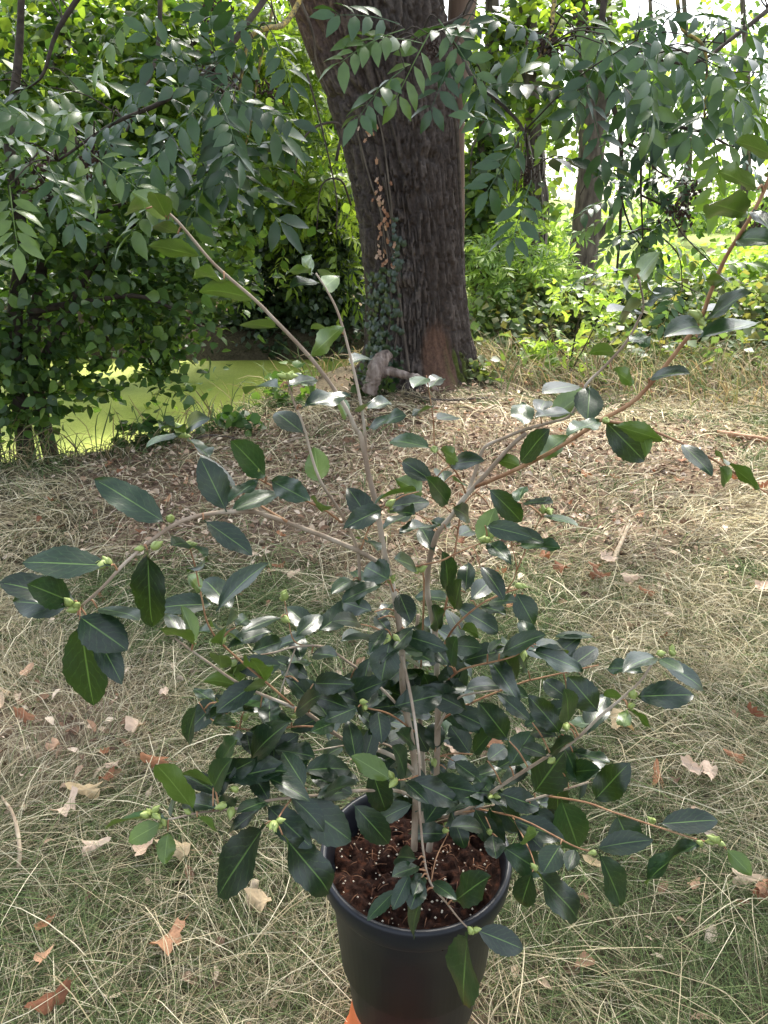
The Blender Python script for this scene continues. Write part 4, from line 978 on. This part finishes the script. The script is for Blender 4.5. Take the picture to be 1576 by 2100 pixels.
for i in range(nb):
    s = random.uniform(.0009, .0022); c = Vector((bx_[i], by_[i], float(soil_z(bx_[i], by_[i]))+.006)); b = len(V)
    V += [c+Vector(o_)*s for o_ in ((1, 0, 0), (0, 1, .2), (-1, 0, 0), (0, -1, -.1), (0, 0, 1), (0, 0, -1))]
    F += [(b, b+1, b+4), (b+1, b+2, b+4), (b+2, b+3, b+4), (b+3, b, b+4), (b+1, b, b+5), (b+2, b+1, b+5), (b+3, b+2, b+5), (b, b+3, b+5)]
stuff(add('perlite', mesh_py('perlite', V, F, M_PERL), soil, loc=(0, 0, 0), origin=(0, 0, 0)))
V, F = [], []
for i in range(150):
    a1 = random.uniform(0, 6.28); rr = math.sqrt(random.random())*(RP-.03); x, y = rr*math.cos(a1), rr*math.sin(a1); d = random.uniform(0, 6.28); L = random.uniform(.006, .022)
    pts = [Vector((x+math.cos(d)*L*t, y+math.sin(d)*L*t, float(soil_z(x, y))+.007+.006*math.sin(3*t)*random.random())) for t in (0, .5, 1)]
    tube(pts, random.uniform(.0003, .0007), 4, 2, 0, V, F)
stuff(add('coir_fibre', mesh_py('coir_fibre', V, F, M_FIBRE), soil, loc=(0, 0, 0), origin=(0, 0, 0)))
und = thing('orange_pot', 'orange upturned pot propping up the black pot', 'pot', (PX-.012, PY-.01, 0))
V, F = lathe([(0, .159), (.082, .159), (.086, .155), (.103, .045), (.110, .043), (.113, .0), (.106, 0.001)], 60)
add('wall', mesh_py('wall', V, F, M_ORANGE), und, loc=und.location)

# ------------------------------------------------------------------ the camellia
shrub = thing('camellia', 'camellia with glossy dark leaves and green buds growing in the black pot', 'shrub', (PX, PY, .42))
STEMS = {}
def C3(px, py, dy): return P(px, py, PY+dy)
ST = [  # (photo path with forward offset in metres, r0 mm, r1 mm, woody?)
 ('stem', [(850, 1742, 0), (853, 1640, .0), (850, 1560, .0), (834, 1460, -.01), (826, 1400, -.01), (824, 1320, -.01), (808, 1215, -.01), (790, 1140, 0), (773, 1040, 0), (757, 975, .01), (742, 900, .02), (734, 885, .02)], 7.5, 4.2, 1),
 ('stem', [(880, 1745, .02), (893, 1640, .03), (898, 1500, .04), (897, 1400, .05), (893, 1300, .05), (876, 1200, .05), (893, 1105, .05), (925, 1060, .05), (958, 1015, .04), (995, 975, .03), (1045, 918, .02), (1080, 888, .02)], 7, 3.6, 1),
 ('stem', [(868, 1742, .05), (870, 1600, .07), (860, 1450, .09), (852, 1330, .10), (858, 1260, .11)], 6, 3.5, 1),
 ('branch', [(734, 888, .02), (700, 820, .01), (640, 737, 0), (560, 652, -.01), (520, 612, -.02), (440, 542, -.03), (372, 462, -.04), (345, 436, -.04)], 3.8, 1.8, 1),
 ('branch', [(752, 965, .012), (748, 880, .03), (735, 800, .04), (715, 715, .05), (695, 645, .06), (672, 597, .06), (648, 560, .06)], 3.2, 1.6, 1),
 ('branch', [(788, 1160, 0), (740, 1132, -.02), (660, 1098, -.05), (545, 1056, -.09), (505, 1049, -.11), (440, 1052, -.13), (380, 1066, -.15), (330, 1094, -.165), (262, 1150, -.185), (212, 1203, -.195), (165, 1245, -.20)], 4.6, 2.0, 1),
 ('branch', [(738, 1190, -.015), (735, 1135, -.02), (718, 1088, -.03), (690, 1037, -.04), (657, 985, -.05), (638, 930, -.05), (622, 870, -.06), (605, 830, -.06), (590, 782, -.07)], 3.2, 1.5, 1),
 ('twig', [(702, 1072, -.035), (660, 1042, -.05), (600, 1016, -.07), (545, 990, -.09), (528, 980, -.10)], 2.0, 1.2, 0),
 ('twig', [(590, 1070, -.08), (525, 1030, -.07), (450, 966, -.06), (405, 922, -.06), (378, 885, -.06)], 2.2, 1.2, 0),
 ('twig', [(739, 1132, -.02), (752, 1095, -.03), (768, 1062, -.04), (788, 1042, -.05)], 1.6, 1.0, 0),
 ('branch', [(958, 1015, .04), (978, 960, .05), (994, 918, .05), (1035, 898, .04), (1080, 880, .02), (1130, 866, .0), (1172, 850, -.01), (1202, 790, -.02), (1240, 752, -.02), (1283, 704, -.03), (1308, 660, -.03), (1320, 626, -.04), (1311, 572, -.05)], 3.6, 1.6, 1),
 ('branch', [(975, 998, .035), (1020, 980, .01), (1106, 940, -.03), (1170, 903, -.06), (1233, 862, -.09), (1309, 815, -.11), (1400, 706, -.14), (1437, 655, -.15), (1457, 602, -.16), (1490, 526, -.18), (1537, 450, -.20), (1570, 385, -.21), (1600, 300, -.22)], 3.8, 2.0, 0),
 ('branch', [(1233, 862, -.09), (1310, 874, -.11), (1390, 905, -.12), (1462, 942, -.13), (1530, 985, -.14), (1590, 1020, -.14)], 2.2, 1.3, 0),
 ('twig', [(956, 1012, .04), (940, 975, .03), (920, 950, .02), (900, 930, .01), (892, 915, .0), (889, 860, .0), (880, 800, -.01), (875, 770, -.01)], 1.9, .9, 0),
 ('twig', [(860, 1450, .05), (870, 1190, .04), (850, 1165, -.0), (905, 1150, -.03), (935, 1135, -.04), (960, 1125, -.05), (1000, 1108, -.06)], 2.0, 1.2, 0),
 ('branch', [(893, 1300, .05), (915, 1240, .04), (935, 1120, .05), (950, 1040, .07), (985, 1000, .08)], 2.6, 1.4, 0),
 ('branch', [(897, 1420, .05), (930, 1385, .01), (960, 1369, -.01), (1042, 1350, -.04), (1080, 1332, -.05)], 2.4, 1.4, 0),
 ('branch', [(896, 1500, .04), (915, 1460, .02), (935, 1436, .0), (960, 1424, -.01), (1025, 1415, -.02)], 3.2, 1.6, 1),
 ('branch', [(897, 1480, .05), (970, 1440, .06), (1065, 1402, .06), (1110, 1390, .06), (1200, 1370, .05), (1228, 1364, .05)], 2.6, 1.3, 0),
 ('branch', [(898, 1350, .05), (930, 1290, .03), (985, 1240, .02), (1040, 1215, .02), (1062, 1208, .02)], 2.4, 1.3, 0),
 ('branch', [(893, 1680, .03), (955, 1662, -.01), (990, 1640, -.03), (1020, 1617, -.04), (1122, 1552, -.08), (1155, 1535, -.09), (1192, 1507, -.10), (1230, 1470, -.11), (1280, 1428, -.12), (1315, 1395, -.13), (1335, 1365, -.13), (1348, 1345, -.13)], 4.2, 1.6, 1),
 ('branch', [(893, 1690, .03), (985, 1658, -.01), (1050, 1648, -.03), (1107, 1635, -.05), (1207, 1604, -.07)], 3.4, 2.0, 1),
 ('branch', [(1120, 1632, -.05), (1200, 1645, -.08), (1257, 1665, -.10), (1352, 1697, -.12), (1440, 1724, -.14), (1468, 1724, -.15)], 2.1, 1.3, 0),
 ('branch', [(985, 1660, -.02), (1070, 1680, -.08), (1177, 1735, -.13), (1222, 1747, -.15)], 2.1, 1.2, 0),
 ('twig', [(940, 1665, .0), (985, 1665, -.04), (1003, 1690, -.08), (1008, 1708, -.09)], 1.8, 1.0, 0),
 ('twig', [(1050, 1672, -.06), (1085, 1740, -.12), (1100, 1782, -.15)], 1.6, 1.0, 0),
 ('branch', [(852, 1635, 0), (815, 1622, -.05), (770, 1621, -.08), (725, 1622, -.11), (660, 1630, -.14), (602, 1635, -.16), (550, 1642, -.17), (495, 1657, -.18), (405, 1667, -.185), (347, 1680, -.19), (318, 1672, -.19)], 3.6, 1.4, 1),
 ('twig', [(600, 1636, -.16), (582, 1660, -.18), (565, 1690, -.20)], 1.6, 1.2, 0),
 ('branch', [(852, 1580, 0), (790, 1543, -.02), (712, 1520, -.04), (632, 1463, -.07), (602, 1450, -.08), (500, 1407, -.10), (427, 1358, -.12), (360, 1310, -.14)], 4.6, 1.6, 1),
 ('branch', [(602, 1448, -.08), (545, 1398, -.10), (460, 1325, -.12), (427, 1280, -.12), (414, 1225, -.12), (400, 1160, -.12), (386, 1112, -.12)], 2.1, 1.0, 0),
 ('branch', [(830, 1460, -.01), (765, 1395, -.02), (715, 1358, -.02), (662, 1326, -.03), (600, 1328, -.04), (555, 1340, -.04), (468, 1352, -.05)], 2.8, 1.4, 1),
 ('twig', [(606, 1330, -.04), (580, 1405, -.06), (565, 1455, -.07)], 1.4, 1.0, 1),
 ('twig', [(645, 1326, -.03), (604, 1315, -.03), (590, 1260, -.03), (584, 1232, -.03)], 1.3, .9, 0),
 ('branch', [(700, 1512, -.045), (640, 1490, -.05), (560, 1500, -.07), (525, 1545, -.10), (515, 1590, -.12)], 2.0, 1.2, 0),
 ('branch', [(560, 1500, -.07), (500, 1495, -.07), (440, 1480, -.07), (408, 1440, -.07)], 1.6, 1.0, 0),
 ('branch', [(852, 1590, 0), (800, 1530, .02), (740, 1525, .02), (700, 1530, .02), (640, 1540, .01)], 2.6, 1.2, 1),
 ('branch', [(850, 1500, 0), (800, 1465, -.04), (745, 1450, -.07)], 2.2, 1.4, 0),
 ('branch', [(824, 1340, -.01), (845, 1440, -.06), (860, 1555, -.10), (860, 1640, -.13), (868, 1740, -.17), (882, 1808, -.19), (915, 1850, -.205), (945, 1888, -.215), (968, 1910, -.225)], 3.0, 1.2, 1),
 ('twig', [(884, 1812, -.19), (895, 1760, -.17), (918, 1712, -.12)], 1.2, .9, 0),
 ('twig', [(808, 1215, -.01), (803, 1200, -.03), (800, 1188, -.04)], 1.8, 1.2, 0),
 ('twig', [(822, 1310, -.01), (812, 1306, -.03), (804, 1308, -.04)], 1.8, 1.2, 0),
 ('twig', [(860, 1590, -.11), (835, 1598, -.13), (812, 1600, -.15)], 1.8, 1.2, 0),
 ('twig', [(1500, 980, -.13), (1480, 940, -.13), (1470, 930, -.13)], 1.2, .8, 0),
 ('twig', [(1060, 1170, .0), (1095, 1090, .0), (1118, 1050, .0)], 1.3, .9, 0),
 ('twig', [(1040, 1213, .02), (1060, 1170, .0), (1050, 1120, -.0)], 1.4, .9, 0),
]
NODE = []; OWN = []
for nm, pts, r0, r1, woody in ST:
    k = len(pts); q = [C3(*p) for p in pts]; rad = [(r0+(r1-r0)*(i/(k-1)))*.00070 for i in range(k)]
    V, F = tube(q, rad, 8, 5, .14)
    so = add(nm, mesh_py(nm, [v-shrub.location for v in V], F, M_STEM if woody else M_TWIG), shrub, loc=shrub.location)
    for p in smooth_path(q, rad, 8)[0]: NODE.append(tuple(p)); OWN.append(so)
NODE = np.array(NODE); NPX, NPY, _ = in_view(NODE)
# leaf meshes: finely toothed, folded along the midrib, drawn to a point
def camellia_leaf(seed, flat=1.0):
    r = random.Random(seed); n = 16; cols = (-1, -.55, 0, .55, 1); V, L, F = [], [], []
    droop = r.uniform(-.06, .26)*flat; fold = r.uniform(.06, .30)*(.4+.6*flat); twist = r.uniform(-.35, .35)*flat; wave = r.uniform(0, .05); ph = r.uniform(0, 6); asym = r.uniform(-.12, .12); pk = r.uniform(.82, 1.0)
    tipc = r.uniform(0, .25)
    for i in range(n+1):
        v = i/n
        vv = max(0., (v-.06)/.94)
        vv = min(vv, 1); wd = .5*(vv**(.62+.18*pk))*((1-vv)**.80)/.385 if vv > 0 else 0
        wd = min(wd, .5); wd = max(wd, .016 if v < .1 else .005)
        z = -droop*v*v-tipc*max(0, v-.7)**2*3
        tw = twist*(v-.3)
        for c in cols:
            ww = wd
            if abs(c) == 1 and .1 < v < .97: ww = wd*(1.035 if i % 2 else .955)
            if c > 0: ww *= 1+asym
            x = c*ww; zz_ = z+fold*abs(x)*.9-.25*fold*x*x*3+wave*abs(c)*math.sin(11*v+ph+c)
            V.append((x*math.cos(tw)-zz_*0, v, zz_+x*math.sin(tw))); L.append((c, v))
    for i in range(n):
        for c in range(4):
            a = i*5+c; F.append((a, a+1, a+6, a+5))
    return mesh_np('leaf', V, F, M_CAM, None, True, L)
CL = [camellia_leaf(i) for i in range(14)]; CLF = [camellia_leaf(60+i, .25) for i in range(5)]
# leaves read from the photo: base x y, tip x y, apparent width; u = its underside shows
LEAVES = """300 428 242 420 38u; 345 450 315 392 46u; 340 445 303 395 32u; 415 526 305 500 38u; 365 480 315 455 30u; 460 572 408 555 22u; 522 615 430 578 32u; 570 672 488 658 26u
640 560 622 528 24u; 640 562 587 548 18u; 655 565 697 555 22u; 662 592 688 570 38u; 655 580 600 575 12; 635 732 700 670 40u; 715 747 765 718 28; 690 690 640 672 14u
575 795 495 778 28; 592 790 652 775 28; 625 890 562 840 46; 618 835 722 798 38; 710 857 706 825 18u; 742 845 750 822 26u; 752 842 802 822 24; 752 880 826 843 16; 655 990 648 925 52u; 662 1050 655 1017 40u
548 980 480 905 58; 555 985 632 1025 55; 465 1050 412 938 62; 470 1048 577 1010 40; 345 1075 195 980 68; 418 1066 518 1136 50; 375 888 300 910 16; 380 888 330 862 24u; 385 880 402 852 16; 405 928 490 1002 22; 385 900 430 935 16; 530 985 470 1020 30
228 1160 45 1150 62; 165 1240 0 1182 54; 148 1243 22 1232 68; 150 1235 62 1198 66; 160 1262 257 1328 80; 165 1272 190 1452 82; 195 1300 250 1390 50; 303 1128 310 1290 74; 200 1247 285 1262 24
788 1042 712 1075 42; 768 1082 715 995 50; 792 1040 885 1025 42; 800 1048 850 1052 18; 850 1052 785 1076 22; 756 1110 735 1095 16; 755 1108 775 1120 16
885 920 795 893 34; 900 920 942 947 32u; 922 955 975 935 32; 890 988 825 945 42; 912 990 905 948 38; 922 1036 880 980 46; 930 985 955 990 16u; 870 1015 822 985 46u; 860 1008 765 1005 15u; 895 860 942 850 24; 888 835 850 850 10; 880 800 905 765 30; 876 775 850 782 16; 915 1085 885 1062 26
892 1132 862 1075 40; 905 1078 820 1086 18; 925 1085 885 1052 26; 985 1120 1015 1042 48u; 1000 1000 1080 1072 48; 1062 1030 1075 995 28; 1070 1032 1132 1026 14; 1000 1110 1045 1145 34; 995 1078 1082 1096 42; 1112 1056 1185 1072 16; 1060 1120 1150 1122 22; 1010 1050 985 1095 30; 1045 1090 1110 1105 34; 965 1065 940 1040 26; 940 1100 975 1080 32
1075 875 1070 823 50; 1105 850 1122 805 42; 1125 862 1208 798 52u; 1210 790 1206 860 60; 1180 848 1100 850 20; 1065 952 1121 881 46; 1106 942 1152 897 38u; 1068 957 1032 940 30u; 1240 862 1325 947 64; 1258 872 1362 902 44u; 1230 864 1170 880 32; 1395 908 1464 966 32; 1470 935 1492 940 18u; 1475 955 1500 998 30u; 1490 948 1560 1002 26u; 1310 875 1345 940 34u
1430 692 1562 660 36; 1435 670 1393 664 36; 1440 662 1535 595 28; 1445 640 1500 625 22; 1460 592 1495 555 36u; 1510 492 1576 480 34; 1535 440 1450 412 64u; 1555 388 1478 350 32u; 1575 350 1640 330 40u; 1585 320 1525 282 30u; 1545 430 1590 470 34; 1330 778 1405 754 22; 1255 757 1303 787 30u
1311 572 1332 528 36u; 1306 567 1260 552 18u; 1300 570 1263 604 36u; 1318 622 1265 655 32u; 1316 640 1250 630 14; 1322 622 1375 592 24; 1262 722 1225 712 22u; 1190 790 1115 797 22; 1315 590 1345 600 22u; 1295 690 1330 700 18
800 1190 745 1158 60; 790 1195 700 1226 24; 818 1215 842 1270 46; 768 1255 698 1232 42; 725 1190 688 1202 28; 742 1195 725 1170 24; 735 1188 740 1225 30; 802 1300 770 1260 32; 797 1310 705 1305 16; 800 1314 782 1397 64; 825 1302 912 1326 42; 822 1322 892 1347 30; 862 1300 900 1270 38; 900 1290 895 1250 34; 855 1167 822 1140 20; 925 1230 850 1216 22; 918 1212 920 1140 34; 955 1215 960 1152 40; 965 1232 1012 1180 42; 932 1250 945 1190 42; 985 1160 1037 1212 30; 922 1366 890 1325 36; 925 1366 930 1310 28; 918 1315 952 1302 30; 945 1290 998 1296 30u; 925 1322 985 1328 46; 915 1368 937 1388 36; 822 1396 858 1374 22; 818 1432 866 1392 52; 885 1437 880 1388 30; 790 1290 760 1330 30; 775 1270 805 1235 26; 740 1280 700 1260 22; 830 1290 850 1245 26
1058 1215 1097 1278 50; 985 1242 1037 1256 26; 1000 1236 1056 1228 20; 1085 1332 1205 1369 46; 1095 1327 1172 1316 30; 1170 1368 1228 1325 42; 1100 1322 1068 1270 36; 1050 1340 1035 1300 24; 1025 1342 1107 1294 36; 1000 1342 1042 1294 20; 1062 1394 1030 1330 42; 1080 1372 1068 1342 28; 1025 1408 972 1394 22; 1030 1408 1083 1430 32; 1230 1462 1167 1388 64; 1165 1432 1115 1394 42; 1166 1482 1165 1420 42; 1152 1506 1090 1430 48; 1146 1511 1080 1490 32; 1045 1520 985 1442 62; 1092 1482 1020 1420 36; 1165 1492 1210 1474 22; 1125 1552 1066 1524 30; 1128 1547 1166 1514 28; 1045 1572 1092 1500 58; 1175 1542 1252 1562 24; 1095 1627 1157 1540 82; 1155 1585 1230 1578 48; 1218 1642 1286 1568 64; 1302 1428 1426 1424 60; 1346 1348 1450 1412 36; 1322 1378 1240 1360 30; 1346 1348 1290 1352 28; 1350 1350 1400 1375 24; 1288 1452 1278 1492 32u; 1292 1455 1347 1496 18u; 1280 1430 1245 1420 18u
1020 1625 1112 1656 50; 1000 1628 940 1637 40; 1006 1626 975 1590 34; 1150 1637 1190 1746 76; 1265 1670 1300 1746 72; 1222 1740 1330 1716 46; 1230 1750 1280 1862 56; 1350 1690 1476 1680 52; 1440 1726 1310 1792 24; 1490 1742 1542 1792 36u; 1005 1652 1076 1702 52; 1010 1712 1018 1760 46; 1030 1735 1117 1792 62; 1150 1732 1115 1786 52; 1105 1705 1063 1722 30u; 1092 1788 1064 1866 52; 1098 1786 1196 1887 60; 1060 1690 1115 1740 50; 1180 1740 1165 1785 34; 1090 1660 1140 1700 44
805 1600 723 1550 48u; 832 1592 815 1534 36; 835 1597 950 1646 52; 830 1602 872 1637 32; 880 1546 845 1480 42; 892 1542 895 1480 46; 882 1560 916 1592 32; 915 1577 962 1548 30; 965 1547 925 1488 46; 970 1547 1012 1488 36; 940 1602 1032 1574 28; 850 1648 764 1682 40; 912 1697 900 1650 28u; 920 1697 1000 1682 34; 878 1692 962 1664 36; 735 1450 670 1476 42; 740 1442 674 1414 38; 775 1457 785 1516 46; 755 1452 765 1410 32; 718 1520 742 1490 24u; 700 1602 640 1582 36; 725 1622 658 1627 32; 660 1630 720 1600 30; 800 1470 760 1500 34; 850 1530 820 1500 30; 905 1520 940 1470 40; 930 1560 985 1600 36; 890 1620 960 1600 34; 1000 1560 1040 1530 40
607 1640 727 1726 78; 545 1690 440 1842 78; 580 1712 686 1836 74; 627 1616 580 1540 48; 560 1536 645 1550 32; 400 1666 325 1558 46u; 447 1658 370 1636 40; 450 1656 482 1630 36; 438 1616 456 1566 44; 450 1566 482 1518 40; 515 1556 560 1488 50; 525 1586 587 1580 32; 520 1590 546 1626 40; 515 1592 450 1602 20; 332 1687 262 1727 44u; 345 1704 336 1772 38u; 345 1680 220 1665 16; 350 1678 360 1620 14; 405 1676 456 1711 18u; 545 1650 455 1712 28; 555 1642 490 1656 22; 440 1610 382 1582 22u; 500 1530 470 1500 34; 505 1500 515 1545 36; 535 1500 575 1470 30
402 1320 373 1243 38u; 455 1325 455 1243 42u; 400 1320 330 1284 24u; 455 1372 450 1334 44u; 544 1398 518 1333 50u; 500 1410 438 1384 28u; 545 1406 500 1406 28u; 512 1338 580 1314 40; 483 1287 512 1260 30; 577 1266 497 1286 20; 607 1306 662 1256 40; 405 1445 374 1532 32; 442 1442 398 1410 24; 445 1440 472 1437 24u; 487 1480 438 1482 26; 468 1458 430 1458 16; 597 1476 548 1464 26; 605 1462 650 1424 36; 612 1398 578 1358 34; 643 1402 705 1400 48; 535 1452 500 1434 20; 412 1212 388 1180 28u; 397 1170 413 1150 22u; 388 1116 360 1108 14; 390 1118 420 1130 12; 375 1315 345 1250 34; 430 1300 395 1290 26; 470 1355 495 1385 26u; 640 1340 690 1345 34; 650 1430 700 1440 38; 690 1480 640 1500 36; 560 1455 530 1430 34; 590 1360 640 1350 26; 500 1460 520 1430 28; 720 1390 690 1420 34; 760 1400 720 1440 36
960 1910 945 2066 64; 975 1906 1080 1946 54; 930 1850 1000 1798 64; 885 1808 932 1838 30; 865 1800 842 1864 46; 870 1835 822 1926 42; 862 1775 805 1796 30; 858 1762 797 1750 44; 842 1790 805 1866 36; 815 1822 752 1886 32; 868 1790 850 1830 30"""
from mathutils.kdtree import KDTree
conn = []
leafn = 0
VIEW0 = Vector((0, 0, CAM_H))
for row in LEAVES.replace('\n', ';').split(';'):
    row = row.strip()
    if not row: continue
    under = row.endswith('u'); f = [float(t) for t in row.rstrip('u').split()]
    bx, by, tx, ty, wpx = f
    j = int(np.argmin((NPX-bx)**2+(NPY-by)**2)); nd = Vector(NODE[j]); dist = math.hypot(NPX[j]-bx, NPY[j]-by)
    Yb = nd.y+random.uniform(-.012, .004)
    bpt = P(bx, by, Yb)
    if dist > 9: conn.append((nd, bpt, OWN[j]))
    t0 = P(tx, ty, Yb); La = (t0-bpt).length
    target = random.uniform(.062, .076)
    view = (t0-VIEW0).normalized()
    if La < target:
        ext = min(math.sqrt(target**2-La**2), .05)
        sgn = -1 if (ty > by-10) else random.choice((1, 1, -1))
        tp = t0+view*ext*sgn
    else: tp = t0+view*random.uniform(-.012, .012)
    a = (tp-bpt); L = a.length; a.normalize()
    v = (VIEW0-(bpt+tp)*.5).normalized(); n0 = (v-a*v.dot(a)).normalized()
    wa = wpx*depth((bpt+tp)*.5)/FPX; Wd = max(.47*L, wa*1.14)
    roll = math.acos(max(.25, min(1, wa*1.12/Wd)))
    c = [Matrix.Rotation(s*roll, 3, a) @ n0 for s in (1, -1)]
    if under: c = [-q for q in c]
    nr = max(c, key=lambda q: q.z)
    add('leaf', (CLF[leafn % len(CLF)] if wpx > 57 else CL[leafn % len(CL)]), OWN[j], mat4=basis(bpt, a, nr, Wd, L), origin=shrub.location); leafn += 1
# the half hidden inner leaves
IV, IF, IL = [], [], []; off = 0
sel = np.where((NPX > 430) & (NPX < 1260) & (NPY > 1280) & (NPY < 1740))[0]
for k in range(125):
    p = Vector(NODE[sel[rng.integers(0, len(sel))]])+Vector((random.gauss(0, .012), random.uniform(.0, .06), random.gauss(0, .012)))
    d = Vector((random.uniform(-1, 1), random.uniform(-.5, .6), random.uniform(-.7, .5))).normalized(); L = random.uniform(.055, .078)
    mm_ = basis(p, d, Vector((random.gauss(0, .4), random.uniform(-.9, .1), .9)), L*.52, L); me = CL[k % len(CL)]
    co = np.empty(len(me.vertices)*3, np.float32); me.vertices.foreach_get('co', co); co = co.reshape(-1, 3)
    A4 = np.array(mm_); IV.append(co @ A4[:3, :3].T+A4[:3, 3]-np.array(shrub.location))
    fi = np.empty(len(me.loops), np.int32); me.loops.foreach_get('vertex_index', fi); IF.append(fi.reshape(-1, 4)+off); off += len(co)
    lu = np.empty(len(co)*3, np.float32); me.attributes['luv'].data.foreach_get('vector', lu); IL.append(lu.reshape(-1, 3)[:, :2])
stuff(add('inner_foliage', mesh_np('inner_foliage', np.concatenate(IV), np.concatenate(IF), M_CAM, None, True, np.concatenate(IL)), shrub, loc=shrub.location))
# short side shoots that carry the leaves that stand off the stems
for nd, bp_, ow in conn:
    mid = (nd+bp_)*.5+Vector((0, 0, .004)); V, F = tube([nd, mid, bp_], (.0012, .0010, .0008), 6, 3)
    add('shoot', mesh_py('shoot', [v-shrub.location for v in V], F, M_TWIG), ow, loc=(0, 0, 0), origin=(0, 0, 0))
# flower buds: pointed, of overlapping scales
def bud_mesh(seed):
    r = random.Random(seed); V, F = [], []; n = 8
    prof = [(0, 0), (.18, .05), (.31, .25), (.34, .42), (.27, .65), (.15, .88), (.05, 1.05), (0, 1.12)]
    for k in range(n):
        a = 2*math.pi*k/n
        for i, (rr, z) in enumerate(prof):
            q = rr*(1+.10*math.sin(2*a+i*1.1+seed)); V.append((q*math.cos(a), z, q*math.sin(a)))
    m_ = len(prof)
    for k in range(n):
        for i in range(m_-1):
            F.append((k*m_+i, k*m_+i+1, ((k+1) % n)*m_+i+1, ((k+1) % n)*m_+i))
    for s in range(4):
        a0 = s*1.57+seed; b = len(V); z0, z1 = (.0, .55) if s < 2 else (.1, .75)
        for j in range(4):
            for t, wd in ((z0, .5), ((z0+z1)/2, .55), (z1, .08)):
                aa_ = a0+(j/3-.5)*2*wd; rr = .37 if t < z1 else .36
                if t == z0: rr = .22
                V.append((rr*math.cos(aa_), t, rr*math.sin(aa_)))
        for j in range(3):
            for i in range(2): F.append((b+j*3+i, b+j*3+i+1, b+(j+1)*3+i+1, b+(j+1)*3+i))
    return mesh_py('bud', V, F, M_BUD)
BM = [bud_mesh(i) for i in range(5)]
for a, b, k in ((525, 972, 3), (590, 775, 4), (375, 890, 3), (225, 1155, 2), (155, 1245, 4), (347, 1066, 1), (303, 1118, 2), (792, 1040, 3), (800, 1185, 4), (803, 1305, 2), (1003, 1105, 3), (1062, 1205, 2), (1072, 1335, 3), (1347, 1340, 1), (1380, 1337, 2), (1295, 1430, 2), (1290, 1450, 1), (1028, 1408, 1), (1160, 1488, 1), (1135, 1555, 1), (1010, 1630, 2),
                (1340, 1682, 2), (1470, 1726, 4), (1440, 1732, 1), (1222, 1746, 1), (1002, 1706, 1), (1103, 1785, 1), (968, 1912, 2), (808, 1595, 2), (563, 1688, 5), (312, 1668, 4), (337, 1690, 2), (392, 1670, 1), (470, 1650, 2), (487, 1620, 1), (598, 1470, 1), (742, 1444, 2), (585, 1228, 3), (386, 1112, 3), (577, 1264, 1), (442, 1316, 1), (858, 1170, 2), (1118, 1048, 3), (910, 1702, 1), (888, 1556, 1), (885, 1434, 1), (453, 1320, 1), (890, 918, 1), (500, 1478, 1), (1440, 655, 2), (1240, 858, 1)):
    j = int(np.argmin((NPX-a)**2+(NPY-b)**2)); q = P(a, b, NODE[j][1]-.004)
    for i in range(k):
        d = Vector((random.uniform(-1, 1), random.uniform(-.8, .3), random.uniform(-.3, 1))).normalized(); s = random.uniform(.009, .0135)
        o_ = Vector((random.uniform(-1, 1), random.uniform(-.4, .4), random.uniform(-1, 1)))*(.004 if k > 1 else .001)
        add('bud', random.choice(BM), OWN[j], mat4=basis(q+o_, d, Vector((random.random(), random.random(), 1)), s*1.05, s), origin=shrub.location)
print('leaves', leafn, 'objects', len(bpy.data.objects))
